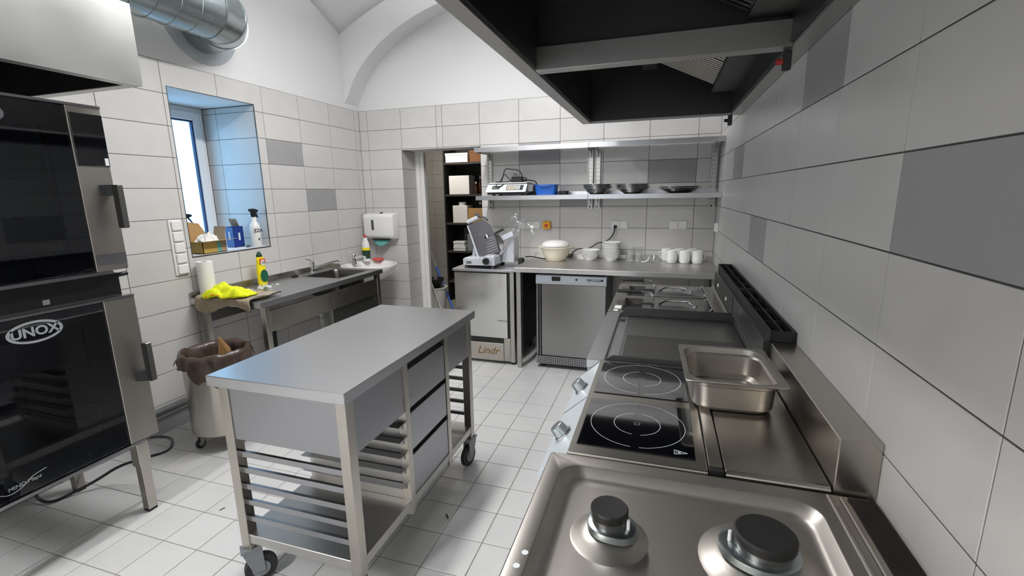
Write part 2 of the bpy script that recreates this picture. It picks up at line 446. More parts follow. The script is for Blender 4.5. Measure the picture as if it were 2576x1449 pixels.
# reveal tiles (the side turned to the room's near end) and tiled sill
rx = [XL-0.54, XL-0.398, XL-0.002]
rz = [WIN_Z1-0.002] + [r for r in ROWS if WIN_Z0 < r < WIN_Z1-0.01] + [WIN_Z0]
for i in range(2):
    for k in range(len(rz)-1):
        if rz[k]-rz[k+1] < 0.015: continue
        place_tile(wall_left, '-y', WIN_Y1, (rx[i]+GAP, rx[i+1]-GAP, rz[k+1]+GAP, rz[k]-GAP), [(rx[i]+GAP, rx[i+1]-GAP, rz[k+1]+GAP, rz[k]-GAP)], 'tile')
obj('window_sill', B().box(XL-0.54, XL-0.002, WIN_Y0, WIN_Y1, WIN_Z0-0.006, WIN_Z0), 'white_plastic', wall_left)
obj('edge_trim', B().box(XL-0.004, XL+0.002, WIN_Y0-0.004, WIN_Y0, WIN_Z0-0.008, WIN_Z1+0.004).box(XL-0.004, XL+0.002, WIN_Y1, WIN_Y1+0.004, WIN_Z0-0.008, WIN_Z1+0.004)
    .box(XL-0.004, XL+0.002, WIN_Y0, WIN_Y1, WIN_Z0-0.010, WIN_Z0-0.003).box(XL-0.004, XL+0.002, WIN_Y0, WIN_Y1, WIN_Z1, WIN_Z1+0.004), 'steel_dark', wall_left)
# window 1
wx = XL-0.54
win = thing('window_1', None, None, (wx, -1.71, WIN_Z0), kind='structure')
def rect_frame(b, x0, x1, y0, y1, z0, z1, w, wb=None):
    wb = wb or w
    b.box(x0, x1, y0, y0+w, z0, z1).box(x0, x1, y1-w, y1, z0, z1).box(x0, x1, y0+w, y1-w, z0, z0+wb).box(x0, x1, y0+w, y1-w, z1-w, z1)
    return b
obj('window_frame', rect_frame(B(), wx-0.05, wx, WIN_Y0, WIN_Y1, WIN_Z0, WIN_Z1, 0.045), 'window_frame', win, bevel=0.004)
obj('sash', rect_frame(B(), wx-0.03, wx+0.018, WIN_Y0+0.035, WIN_Y1-0.035, WIN_Z0+0.035, WIN_Z1-0.035, 0.065), 'window_frame', win, bevel=0.006)
obj('gasket', rect_frame(B(), wx-0.02, wx+0.004, WIN_Y0+0.098, WIN_Y1-0.098, WIN_Z0+0.098, WIN_Z1-0.098, 0.014), 'seal_blue', win)
obj('pane', B().box(wx-0.016, wx-0.010, WIN_Y0+0.105, WIN_Y1-0.105, WIN_Z0+0.105, WIN_Z1-0.105), 'pane', win)
obj('hinge', B().cyl((wx+0.022, WIN_Y1-0.04, 2.10), (wx+0.022, WIN_Y1-0.04, 2.19), 0.008), 'white_plastic', win, smooth=True)
# wall behind the camera, with a second window
W2 = (-2.25, -1.55, 1.2, 2.2)
b = B()
for x0, x1, z0, z1 in ((XL-0.3, W2[0], 0, CEIL), (W2[1], 0.25, 0, CEIL), (W2[0], W2[1], 0, W2[2]), (W2[0], W2[1], W2[3], CEIL)):
    b.box(x0, x1, ROOM_Y0-0.3, ROOM_Y0, z0, z1)
obj('wall_front', b, 'tile', kind='structure')
win2 = thing('window_2', None, None, (-1.9, ROOM_Y0-0.2, W2[2]), kind='structure')
b = B()
for x0, x1 in ((W2[0], W2[0]+0.09), (W2[1]-0.09, W2[1]), (-1.94, -1.86)): b.box(x0, x1, ROOM_Y0-0.25, ROOM_Y0-0.2, W2[2], W2[3])
b.box(W2[0], W2[1], ROOM_Y0-0.25, ROOM_Y0-0.2, W2[2], W2[2]+0.09).box(W2[0], W2[1], ROOM_Y0-0.25, ROOM_Y0-0.2, W2[3]-0.09, W2[3])
obj('window_frame', b, 'window_frame', win2)
obj('pane', B().box(W2[0]+0.08, W2[1]-0.08, ROOM_Y0-0.23, ROOM_Y0-0.225, W2[2]+0.08, W2[3]-0.08), 'pane', win2)
# sail vault
XC, YC, R2 = -1.77, -2.9, 40.0
def vault(u, v):
    x = XL-0.02+(0.04-XL)*u; y = ROOM_Y0-0.02+(-0.15-ROOM_Y0)*v
    d2 = 1.6*(x-XC)**2+max(y-YC, -2.7)**2
    return (x, y, 3.07-math.sqrt(R2-12.3)+math.sqrt(R2-d2))
obj('ceiling', B().grid(vault, 40, 56, thick=-0.05), 'plaster', kind='structure', smooth='all')
# floor
floor = obj('floor', B().box(XL-0.1, 0.1, ROOM_Y0-0.1, 2.3, -0.08, -0.0022), 'floor_grout', kind='structure')
fx = [-1.348+0.2*i for i in range(-11, 8)]
fy = [-2.158+0.2*i for i in range(-27, 12)]
FG = 0.0019
def floor_tile_mesh(w, h):
    key = ('f', round(w, 3), round(h, 3))
    if key in _tmesh: return _tmesh[key]
    bb = B(); x, y, c, t = w/2-FG, h/2-FG, 0.0012, 0.006
    bb.add([(-x,-y,-t),(x,-y,-t),(x,y,-t),(-x,y,-t),(-x,-y,-c),(x,-y,-c),(x,y,-c),(-x,y,-c),(-x+c,-y+c,0),(x-c,-y+c,0),(x-c,y-c,0),(-x+c,y-c,0)],
           [(0,1,5,4),(1,2,6,5),(2,3,7,6),(3,0,4,7),(4,5,9,8),(5,6,10,9),(6,7,11,10),(7,4,8,11),(8,9,10,11),(3,2,1,0)])
    me = mesh_from(bb, 'floor_tile', fix=False); me.materials.append(MATS['floor_tile']); _tmesh[key] = me
    return me
def proj(p):
    d = Vector(p)-CAM; w = d.dot(_f)
    if w < 0.05: return None
    return 1288+F_PX*d.dot(_r)/w, 724.5-F_PX*d.dot(_u)/w
rest = B(); ntile = 0
for i in range(len(fx)-1):
    for k in range(len(fy)-1):
        x0, x1, y0, y1 = max(fx[i], XL), min(fx[i+1], 0), max(fy[k], ROOM_Y0), min(fy[k+1], 0.0)
        if x1-x0 < 0.02 or y1-y0 < 0.02: continue
        xc_, yc_ = (x0+x1)/2, (y0+y1)/2
        q = proj((xc_, yc_, 0))
        seen = q and -150 < q[0] < 2700 and q[1] < 1640 and xc_ < -0.72 and not (xc_ < -2.95 and yc_ < -3.2)
        if seen and ntile < 298:
            o = bpy.data.objects.new('floor_tile', floor_tile_mesh(x1-x0, y1-y0)); COL.objects.link(o); o.parent = floor
            o.location = Vector((xc_, yc_, 0))-WL[floor.name]; ntile += 1
        else: rest.box(x0+FG, x1-FG, y0+FG, y1-FG, -0.006, 0)
obj('floor_tile_field', rest, 'floor_tile', floor, kind='stuff')
# pipe and skirting along the left wall
obj('baseboard_left', B().box(XL, XL+0.012, -3.0, -2.1, 0.0, 0.105), 'tile_dark', kind='structure')
tag(obj('wall_pipe', B().cyl((XL+0.028, -4.2, 0.162), (XL+0.028, -0.9, 0.162), 0.024), 'pipe_grey', smooth=True), 'dark grey pipe running low along the left wall behind the bin', 'pipe')

# ------------------------------------------------------------------ store room behind the doorway
SY = 2.05
b = B().box(-4.6, -1.4, SY, SY+0.1, 0, 2.7).box(-4.7, -4.6, 0.28, SY+0.1, 0, 2.7).box(-1.4, -1.3, 0.28, SY+0.1, 0, 2.7)
wall_store = obj('wall_store', b, 'grout', kind='structure')
obj('ceiling_store', B().box(-4.7, -1.3, 0.28, SY+0.1, 2.6, 2.7), 'plaster', kind='structure')
obj('floor_store', B().box(-4.7, -1.3, 0.28, SY, -0.004, 0.0), 'floor_grout', kind='structure')
_tk = {}
for i in range(6):
    for k in range(11):
        x0, z0 = -4.35+0.2*i, 0.02+0.2*k
        bb = B().box(-0.0985, 0.0985, -0.005, 0, -0.0985, 0.0985)
        if 't' not in _tk:
            me = mesh_from(bb, 'tile'); me.materials.append(MATS['store_wall']); _tk['t'] = me
        o = bpy.data.objects.new('tile', _tk['t']); COL.objects.link(o); o.parent = wall_store
        o.location = Vector((x0+0.1, SY, z0+0.1))-WL[wall_store.name]
# weak unseen lamp, added to brighten the store room
area('store_fill_light', (-3.3, 0.95, 2.52), (0, 0, 0), 0.3, 0.3, 17, (1.0, 0.93, 0.84))
st = thing('store_fill_lamp', 'unseen round ceiling lamp added to light the store room', 'lamp', (-3.3, 0.95, 2.53))
obj('base', B().lathe([(0.16, 0.045), (0.16, 0.068)], (-3.3, 0.95, 2.53), 24), 'white_plastic', st, smooth=True)
obj('diffuser', B().lathe([(0.10, 0), (0.15, 0.02), (0.155, 0.045)], (-3.3, 0.95, 2.53), 24), 'lamp_diffuser', st, smooth=True)
# door frame
dfr = thing('door_1', None, None, (DOOR_X0+0.05, 0.30, 0), kind='structure')
obj('door_frame', B().box(DOOR_X0, DOOR_X0+0.05, 0.272, 0.36, 0, DOOR_Z-0.001).box(DOOR_X0+0.05, DOOR_X0+0.095, 0.285, 0.34, 0, DOOR_Z-0.001), 'white_plastic', dfr, bevel=0.003)
# shelving unit with goods
su = thing('storage_rack', 'tall dark shelving unit seen through the doorway', 'shelving', (-2.9, 1.75, 0))
SX0, SX1, SF, SB = -3.335, -2.42, 1.58, 1.98
obj('side_panel', B().box(SX0-0.02, SX0, SF, SB, 0, 2.45), 'shelf_black', su)
obj('side_panel', B().box(SX1, SX1+0.02, SF, SB, 0, 2.45), 'shelf_black', su)
obj('back_panel', B().box(SX0, SX1, SB-0.01, SB, 0, 2.45), 'shelf_black', su)
SZ = (0.30, 0.735, 1.13, 1.522, 1.952, 2.42)
for z in SZ: obj('shelf_board', B().box(SX0, SX1, SF, SB-0.01, z-0.025, z), 'wood_dark', su)
def carton(name, x0, x1, y0, y1, z0, z1, m, label, cat='box', lid=True):
    t = thing(name, label, cat, ((x0+x1)/2, (y0+y1)/2, z0))
    obj('body', B().box(x0, x1, y0, y1, z0, z1-(0.03 if lid else 0)), m, t, bevel=0.002)
    if lid: obj('lid', B().box(x0-0.004, x1+0.004, y0-0.004, y1+0.004, z1-0.03, z1), m, t, bevel=0.002)
    return t
t = carton('storage_box', -3.32, -2.99, 1.60, 1.85, 1.953, 2.075, 'white_plastic', 'flat white box on the top shelf of the store room rack')
carton('storage_box', -2.96, -2.63, 1.60, 1.85, 1.953, 2.10, 'box_brown', 'brown cardboard box on the top shelf of the store room rack')
carton('storage_box', -3.28, -2.98, 1.60, 1.82, 1.523, 1.775, 'white_plastic', 'large white cube box on the second shelf of the store room rack', lid=False)
carton('bottle_carton', -2.95, -2.62, 1.90, 1.965, 1.523, 1.80, 'box_brown', 'brown bottle carton at the back of the second rack shelf', lid=False)
def bottle(x, y, z, s, label, group):
    t = thing('bottle', label, 'bottle', (x, y, z), group)
    obj('glass_body', B().lathe([(0.026*s, 0), (0.028*s, 0.01*s), (0.028*s, 0.12*s), (0.012*s, 0.17*s), (0.011*s, 0.20*s)], (x, y, z), 12), 'bottle_brown', t, smooth=True)
    obj('cap', B().lathe([(0.014*s, 0.20*s), (0.014*s, 0.235*s)], (x, y, z), 10), 'white_plastic', t, smooth=True)
    return t
for i, x in enumerate((-2.90, -2.80, -2.69)):
    w = ('left', 'middle', 'right')[i]
    bottle(x, 1.66, 1.523, 0.70, w+' one of three small front bottles on the second rack shelf', 'bottles on the second shelf of the store room rack')
    bottle(x, 1.82, 1.523, 1.06, w+' one of three tall rear bottles on the second rack shelf', 'bottles on the second shelf of the store room rack')
carton('storage_box', -3.24, -3.02, 1.60, 1.80, 1.131, 1.37, 'white_plastic', 'white box with two dark slots on the third rack shelf', lid=False)
carton('storage_box', -3.01, -2.60, 1.60, 1.80, 1.131, 1.33, 'cardboard', 'open tan cardboard box on the third rack shelf', lid=False)
for i, x in enumerate((-2.93, -2.82, -2.71)):
    bottle(x, 1.87, 1.131, 1.22, ('left', 'middle', 'right')[i]+' white capped bottle rising behind the tan box on the third rack shelf', 'bottles behind the tan box in the store room rack')
tag(obj('tape_roll', B().lathe([(0.02, 0), (0.055, 0), (0.055, 0.045), (0.02, 0.045)], (-3.13, 1.70, 1.371), 18, cap0=False, cap1=False), 'white_plastic', smooth=True), 'small white roll lying on the slotted white box', 'roll')
for x0, x1, z0, z1, m, lb in ((-3.25, -3.07, 0.736, 0.80, 'white_plastic', 'lower of two flat white cartons on the lowest visible rack shelf'), (-3.25, -3.08, 0.801, 0.87, 'white_plastic', 'upper of two flat white cartons on the lowest visible rack shelf'),
                              (-3.03, -2.89, 0.736, 0.97, 'grey_plastic', 'grey upright carton beside the flat white cartons on the rack'), (-2.87, -2.66, 0.736, 0.88, 'white_plastic', 'white carton right of the grey upright carton on the rack'),
                              (-3.17, -3.00, 0.97, 1.05, 'dark_grey', 'dark grey carton at the top of the back row on the lowest visible rack shelf')):
    y0 = 1.80 if m == 'dark_grey' else 1.60
    carton('small_carton', x0, x1, y0, y0+0.15, z0 if m != 'dark_grey' else 0.736, z1, m, lb)
# mop bucket things just inside the door
t = thing('mop_bucket', 'pale grey bucket standing inside the store room doorway', 'bucket', (-3.06, 0.62, 0))
b = B().lathe([(0.10, 0.0), (0.135, 0.40), (0.145, 0.40), (0.145, 0.415), (0.128, 0.415), (0.095, 0.015)], (-3.06, 0.62, 0.0), 20)
obj('body', b, 'pvc', t, smooth=True)
obj('wringer', B().lathe([(0.06, 0), (0.11, 0.12), (0.10, 0.12), (0.055, 0.01)], (-3.06, 0.62, 0.40), 16), 'black', t, smooth=True)
t = thing('mop', 'mop with bright blue handle leaning behind the bucket', 'mop', (-2.85, 0.75, 0))
obj('handle', B().cyl((-2.86, 0.72, 0.05), (-3.16, 0.86, 0.62), 0.014), 'blue_mop', t, smooth=True)
obj('upper_pole', B().cyl((-3.16, 0.86, 0.62), (-3.33, 0.94, 0.95), 0.010), 'grey_plastic', t, smooth=True)
obj('mop_head', B().box(-2.96, -2.76, 0.68, 0.76, 0.002, 0.06), 'blue_mop', t, bevel=0.01)
tag(obj('broom_stick', B().cyl((-2.86, 0.46, 0.005), (-3.20, 0.44, 1.02), 0.008), 'pvc', smooth=True), 'thin pale broom stick leaning against the store room side wall', 'stick')

# ------------------------------------------------------------------ ceiling lamps (above the frame)
for i, (lx, ly, lz) in enumerate(LAMPS):
    t = thing('ceiling_lamp', ('long linear ceiling lamp hanging in front of the back wall', 'long linear ceiling lamp hanging above the cooking aisle near the camera')[i], 'lamp', (lx, ly, lz))
    obj('housing', B().box(lx-0.09, lx+0.09, ly-0.62, ly+0.62, lz, lz+0.06), 'white_plastic', t, bevel=0.006)
    obj('diffuser', B().box(lx-0.08, lx+0.08, ly-0.60, ly+0.60, lz-0.010, lz-0.0005), 'lamp_diffuser', t, bevel=0.003)
    zt = 3.07-math.sqrt(R2-12.3)+math.sqrt(R2-1.6*(lx-XC)**2-max(ly-YC, -2.7)**2)
    for dy in (-0.45, 0.45): obj('suspension_rod', B().cyl((lx, ly+dy, lz+0.06), (lx, ly+dy, zt+0.02), 0.005), 'chrome', t)

# ------------------------------------------------------------------ island table on castors
IX0, IX1, IY0, IY1 = -1.995, -1.402, -3.262, -2.142
isl = thing('mobile_worktable', 'steel mobile work table with three drawers and tray runners in the middle of the kitchen', 'table', ((IX0+IX1)/2, (IY0+IY1)/2, 0))
obj('tabletop', B().box(IX0, IX1, IY0, IY1, 0.860, 0.900), 'steel_top', isl, bevel=0.002)
LG = 0.042
lx0, lx1, ly0, ly1 = IX0+0.022, IX1-0.018, IY0+0.024, IY1-0.022
for x in (lx0, lx1-LG):
    for y in (ly0, ly1-LG):
        obj('leg', B().box(x, x+LG, y, y+LG, 0.165, 0.860), 'steel_warm', isl, bevel=0.002)
obj('end_apron', B().box(lx0+LG, lx1-LG, ly0+0.006, ly0+0.018, 0.645, 0.860), 'steel', isl)
obj('end_apron', B().box(lx0+LG, lx1-LG, ly1-0.018, ly1-0.006, 0.645, 0.860), 'steel', isl)
DY0, DY1 = -2.872, -2.458
for x, sgn in ((lx1-0.018, 1), (lx0+0.006, -1)):
    obj('side_apron', B().box(x, x+0.012, ly0+LG, DY0, 0.645, 0.860), 'steel', isl)
    obj('side_apron', B().box(x, x+0.012, DY1, ly1-LG, 0.655, 0.860), 'steel', isl)
obj('bottom_shelf', B().box(lx0+0.004, lx1-0.004, ly0+0.004, ly1-0.004, 0.195, 0.235), 'steel_soft', isl, bevel=0.002)
# drawer block
for y in (DY0, DY1-0.034):
    obj('drawer_post', B().box(lx1-0.040, lx1, y, y+0.034, 0.165, 0.858), 'steel_warm', isl, bevel=0.0015)
obj('drawer_cabinet', B().box(lx0+0.03, lx1-0.042, DY0+0.004, DY1-0.004, 0.236, 0.858), 'steel_soft', isl)
for z0, z1 in ((0.645, 0.815), (0.452, 0.622), (0.245, 0.428)):
    d = obj('drawer', B().box(lx1-0.030, lx1-0.004, DY0+0.037, DY1-0.037, z0, z1), 'steel', isl, bevel=0.002)
    obj('finger_gap', B().box(lx1-0.040, lx1-0.028, DY0+0.037, DY1-0.037, z1, z1+0.030), 'black', d)
obj('plinth_panel', B().box(lx1-0.026, lx1-0.008, DY0+0.036, DY1-0.036, 0.175, 0.240), 'steel', isl)
# tray runners
for y, dr, fl in ((ly0+0.014, 1, 0.012), (DY0-0.001, -1, 0.036), (DY1+0.001, 1, 0.036), (ly1-0.014, -1, 0.012)):
    for z in (0.590, 0.522, 0.452, 0.384, 0.312):
        obj('tray_runner', B().prism([(y, z), (y+dr*fl, z), (y+dr*fl, z-0.004), (y+dr*0.004, z-0.006), (y+dr*0.004, z-0.022), (y, z-0.022)], 'x', lx0+0.02, lx1-0.02), 'steel', isl)
def castor(parent, x, y, ztop, r, ang, w=0.026, frame='grey_plastic'):
    ca, sa = math.cos(ang), math.sin(ang)
    off = 0.024*r/0.055
    cx, cy = x+off*ca, y+off*sa
    d = Vector((ca, sa, 0)); n = Vector((-sa, ca, 0))
    prof = [(-0.5*r, r*1.0), (0.55*r, r*1.2), (0.3*r, ztop-0.012), (-1.0*r, ztop-0.012)]
    b = B()
    for s in (-1, 1):
        base = Vector((cx, cy, 0))+n*s*(w/2+0.006)
        pts = [base+d*a+Vector((0, 0, z)) for a, z in ((-0.45*r, 0.85*r), (0.25*r, 0.85*r), (0.2*r, ztop-0.01), (-1.0*r, ztop-0.01))]
        b.loft([[p-n*0.003 for p in pts], [p+n*0.003 for p in pts]])
    b.obox((x, y, ztop-0.006), d*(0.62*r), n*(w/2+0.012), (0, 0, 0.006))
    f = obj('castor_fork', b, frame, parent, bevel=0.001)
    wb = B().cyl(Vector((cx, cy, r))-n*w/2, Vector((cx, cy, r))+n*w/2, r, r, 24)
    obj('wheel', wb, 'rubber', f, bevel=0.003, smooth=True)
    obj('hub', B().cyl(Vector((cx, cy, r))-n*(w/2+0.004), Vector((cx, cy, r))+n*(w/2+0.004), r*0.55, r*0.55, 20), 'grey_plastic', f, smooth=True)
castor(isl, lx0+0.02, ly0+0.02, 0.165, 0.06, 0.9)
castor(isl, lx1-0.02, ly0+0.02, 0.165, 0.06, 2.2)
castor(isl, lx1-0.02, ly1-0.02, 0.165, 0.06, -1.75)
castor(isl, lx0+0.02, ly1-0.02, 0.165, 0.06, 0.5)

# ------------------------------------------------------------------ sink table on the left wall
SX, SXW, SY0, SY1, SZT = -2.920, XL+0.004, -2.120, -0.705, 0.850
snk = thing('sink_table', 'long steel sink table with upstand against the left wall', 'sink', ((SX+SXW)/2, (SY0+SY1)/2, 0))
bx0, bx1, by0, by1 = -3.385, -3.005, -1.215, -0.785
b = B()
for a in ((SXW, bx0, SY0, SY1), (bx1, SX, SY0, SY1), (bx0, bx1, SY0, by0), (bx0, bx1, by1, SY1)): b.box(a[0], a[1], a[2], a[3], SZT-0.038, SZT)
obj('tabletop', b, 'steel_top', snk)
cx_, cy_, hx_, hy_ = (bx0+bx1)/2, (by0+by1)/2, (bx1-bx0)/2, (by1-by0)/2
obj('basin', B().loft([rrect(cx_, cy_, hx_+0.004, hy_+0.004, 0.004, SZT+0.001), rrect(cx_, cy_, hx_-0.012, hy_-0.012, 0.05, SZT-0.001), rrect(cx_, cy_, hx_-0.02, hy_-0.02, 0.05, SZT-0.02),
     rrect(cx_, cy_, hx_-0.03, hy_-0.03, 0.05, SZT-0.17), rrect(cx_, cy_, hx_-0.06, hy_-0.06, 0.04, SZT-0.185)], cap0=False), 'steel_dark', snk, smooth=True, fix=False)
obj('upstand', B().box(SXW, SXW+0.014, SY0, SY1, SZT, SZT+0.040).box(SXW+0.014, SXW+0.16, SY1-0.012, SY1, SZT, SZT+0.04), 'steel_warm', snk, bevel=0.002)
obj('front_apron', B().box(SX-0.034, SX-0.024, SY0+0.09, SY1-0.02, 0.628, 0.770), 'steel_warm', snk, bevel=0.002)
obj('rear_apron', B().box(SXW+0.03, SXW+0.04, SY0+0.09, SY1-0.02, 0.66, SZT-0.04), 'steel_dark', snk)
for x in (SX-0.058, SXW+0.03):
    for y in (SY0+0.045, SY1-0.065): 
        l = obj('leg', B().box(x, x+0.04, y, y+0.04, 0.02, SZT-0.038), 'steel_warm', snk, bevel=0.002)
        obj('foot', B().lathe([(0.014, 0), (0.016, 0.02)], (x+0.02, y+0.02, 0), 12), 'black', l)
obj('basin_screen', B().box(SX-0.048, SX-0.040, -1.375, SY1-0.07, 0.22, 0.640), 'steel_dark_shade', snk)
fc = obj('faucet', B().lathe([(0.026, 0), (0.026, 0.006), (0.020, 0.012), (0.021, 0.085), (0.017, 0.10)], (-3.44, -1.02, SZT), 18), 'chrome', snk, smooth=True)
obj('spout', B().tube([(-3.44, -1.02, SZT+0.04), (-3.40, -1.00, SZT+0.055), (-3.31, -0.955, SZT+0.085), (-3.24, -0.925, SZT+0.105), (-3.215, -0.913, SZT+0.10)], [0.012, 0.012, 0.011, 0.010, 0.011], 12, 1), 'chrome', fc, smooth=True)
obj('lever', B().tube([(-3.44, -1.02, SZT+0.095), (-3.445, -1.035, SZT+0.118), (-3.455, -1.075, SZT+0.128)], [0.015, 0.012, 0.006], 10, 1), 'chrome', fc, smooth=True)
dp = obj('drain_pipe', B().tube([(-3.20, -1.10, 0.67), (-3.20, -1.10, 0.40), (-3.20, -1.12, 0.36), (-3.20, -1.22, 0.36), (-3.20, -1.24, 0.40), (-3.20, -1.24, 0.55), (-3.20, -1.30, 0.57), (-3.30, -1.38, 0.56), (-3.48, -1.42, 0.55)], 0.024, 12, 1), 'pvc', snk, smooth=True)
obj('trap_nut', B().cyl((-3.20, -1.10, 0.50), (-3.20, -1.10, 0.54), 0.032), 'pvc', dp, smooth=True)
obj('trap_nut', B().cyl((-3.20, -1.24, 0.46), (-3.20, -1.24, 0.50), 0.032), 'pvc', dp, smooth=True)
obj('black_pipe', B().tube([(-3.47, -1.45, 0.58), (-3.47, -1.50, 0.57), (-3.47, -1.52, 0.50), (-3.47, -1.52, 0.05)], 0.028, 12, 1), 'black', snk, smooth=True)
# ------------------------------------------------------------------ wash basin
WBY, WBZ = -0.375, 0.842
wb = thing('wash_basin', 'white ceramic wash basin between the sink table and the doorway wall', 'basin', (-3.27, WBY, 0.70))
def wbring(k, z, dx=0.0):
    pts = []
    for i in range(36):
        a = 2*PI*i/36; x = math.cos(a); y = math.sin(a)
        px = -3.30+dx+(0.30*k*x if x > 0 else 0.238*k*x); py = WBY+0.275*k*y
        if x < 0: py = WBY+0.275*k*math.copysign(abs(y)**0.5, y)
        pts.append((max(px, XL+0.003), py, z))
    return pts
obj('bowl', B().loft([wbring(0.30, WBZ-0.19, -0.05), wbring(0.62, WBZ-0.16, -0.03), wbring(0.88, WBZ-0.09), wbring(0.985, WBZ-0.03), wbring(1.0, WBZ-0.008), wbring(0.985, WBZ), wbring(0.90, WBZ), wbring(0.80, WBZ-0.012, 0.015), wbring(0.66, WBZ-0.08, 0.02), wbring(0.35, WBZ-0.115, 0.02)]), 'white_gloss', wb, smooth='all')
f2 = obj('faucet', B().lathe([(0.026, 0), (0.024, 0.01), (0.021, 0.05), (0.022, 0.085), (0.014, 0.10)], (-3.455, WBY-0.02, WBZ-0.004), 18), 'chrome', wb, smooth=True)
obj('spout', B().tube([(-3.455, WBY-0.02, WBZ+0.055), (-3.39, WBY-0.02, WBZ+0.078), (-3.33, WBY-0.02, WBZ+0.072), (-3.318, WBY-0.02, WBZ+0.058)], [0.014, 0.013, 0.012, 0.012], 12, 1), 'chrome', f2, smooth=True)
obj('lever', B().tube([(-3.455, WBY-0.02, WBZ+0.092), (-3.48, WBY-0.03, WBZ+0.11), (-3.50, WBY-0.035, WBZ+0.118)], [0.02, 0.014, 0.008], 10, 1), 'chrome', f2, smooth=True)
obj('siphon', B().tube([(-3.30, WBY, WBZ-0.18), (-3.30, WBY, 0.55), (-3.40, WBY, 0.52), (-3.54, WBY, 0.55)], 0.018, 12, 1), 'chrome', wb, smooth=True)
def bottle_body(b, rx, ry, prof, c, n=20):
    return b.loft([[(c[0]+rx*r*math.cos(2*PI*i/n), c[1]+ry*r*math.sin(2*PI*i/n), c[2]+z) for i in range(n)] for r, z in prof])
bx, by, bz = -3.415, -0.235, WBZ+0.001
t = thing('detergent_bottle', 'white detergent bottle with red spout and green label on the wash basin', 'bottle', (bx, by, bz))
obj('body', bottle_body(B(), 0.044, 0.032, [(0.9, 0), (1, 0.01), (1, 0.15), (0.85, 0.20), (0.5, 0.235), (0.42, 0.25)], (bx, by, bz)), 'white_plastic', t, smooth=True)
obj('label', bottle_body(B(), 0.0446, 0.0326, [(1, 0.030), (1, 0.145)], (bx, by, bz)), 'dark_green', t, smooth=True)
obj('label_top', bottle_body(B(), 0.0452, 0.0332, [(1, 0.118), (1, 0.147)], (bx, by, bz)), 'yellow_plastic', t, smooth=True)
obj('spout', B().tube([(bx, by, bz+0.25), (bx, by, bz+0.272), (bx-0.018, by-0.014, bz+0.282)], [0.014, 0.012, 0.006], 10), 'red', t, smooth=True)
tag(obj('sponge', B().box(-3.37, -3.27, -0.20, -0.135, WBZ+0.001, WBZ+0.031), 'coral', bevel=0.008, seg=2), 'coral red sponge lying on the wash basin beside the bottle', 'sponge')
# towel dispenser
t = thing('towel_dispenser', 'white paper towel dispenser on the tiled wall above the wash basin', 'dispenser', (-3.30, -0.005, 1.09))
obj('body', B().prism([(-0.001, 1.066), (-0.085, 1.066), (-0.118, 1.100), (-0.122, 1.30), (-0.105, 1.332), (-0.001, 1.342)], 'x', -3.505, -3.140), 'white_plastic', t, bevel=0.01, seg=2, smooth=True)
obj('level_window', B().box(-3.405, -3.375, -0.1235, -0.118, 1.165, 1.272), 'dark_grey', t, bevel=0.002)
obj('lock', B().box(-3.315, -3.290, -0.08, -0.06, 1.338, 1.352), 'dark_grey', t)
obj('outlet_slot', B().box(-3.43, -3.21, -0.105, -0.03, 1.060, 1.0665), 'black', t)
def pt(u, v):
    x = -3.425+0.205*u; s = math.sin(PI*u)
    return (x, -0.075-0.03*v*s, 1.061-v*(0.02+0.05*s))
obj('paper_towel', B().grid(pt, 14, 5, thick=0.0015), 'teal_paper', t, smooth='all')

# ------------------------------------------------------------------ things on the sink table
rx_, ry_ = -3.462, -2.035
t = thing('paper_roll', 'white kitchen paper roll standing on the left end of the sink table', 'paper roll', (rx_, ry_, SZT+0.012))
obj('paper', B().lathe([(0.02, 0), (0.050, 0), (0.050, 0.235), (0.02, 0.235)], (rx_, ry_, SZT+0.012), 28, cap0=False, cap1=False), 'white_paper', t, smooth=True)
obj('core', B().lathe([(0.0205, 0.001), (0.0205, 0.232), (0.0185, 0.232), (0.0185, 0.001)], (rx_, ry_, SZT+0.012), 20, False, False), 'cardboard_inner', t, smooth=True)
def beige(u, v):
    x = -3.47+0.47*u+0.02*nz3((u*3, v*2, 1), 2.0)
    s = -0.095+0.34*v                                         # along the cloth, starts hanging off the end of the table
    ph = SY0-0.004
    w = 0.006*nz3((u*7, v*7, 3.3), 1.0)+0.005*math.sin(u*17+v*3)
    if s < 0: return (x, ph-0.004-abs(w)*0.7-0.006*math.sin(u*9)**2, SZT+0.012+s*(0.75+0.35*math.sin(u*6.0+0.5)))
    return (x, ph+s*(0.8+0.3*u), SZT+0.012+abs(w)*1.5)
cl = obj('folded_cloth', B().grid(beige, 44, 34, thick=-0.006), 'beige_cloth', smooth='all', label='beige cloth with dark edge hanging over the left end of the sink table', cat='cloth')
obj('dark_edge', B().tube([Vector(beige(0.985, j/12))+Vector((0.004, 0, 0.002)) for j in range(13)], 0.005, 6), 'navy_trim', cl, smooth=True)
def vest(u, v):
    # crumpled sheet: ridges across, ragged outline, slumping over the end of the table
    x = -3.40+0.35*u; w = 0.050+0.042*math.sin(PI*min(1, u*1.15))+0.02*nz3((u*4, 7.0, 1), 1.0)
    yc = -2.085+0.045*u+0.02*math.sin(u*5)
    y = yc+w*(2*v-1)
    e = max(0.0, (1-abs(2*v-1)**2.6))*max(0.0, 1-abs(2*u-1)**5)
    z = SZT+0.030+e*(0.034+0.024*math.sin(u*8+v*5)*math.sin(v*7+1)+0.030*nz3((x*16, y*22, 0.5), 1.0)+0.010*nz3((x*50, y*50, 2.5), 1.0))
    if y < SY0-0.004: z -= (SY0-0.004-y)*0.9
    return (x+0.01*nz3((u*9, v*9, 5), 1.0), y, z)
vs_t = thing('high_visibility_vest', 'crumpled neon yellow vest lying on the beige cloth', 'vest', (-3.24, -2.0, SZT+0.02))
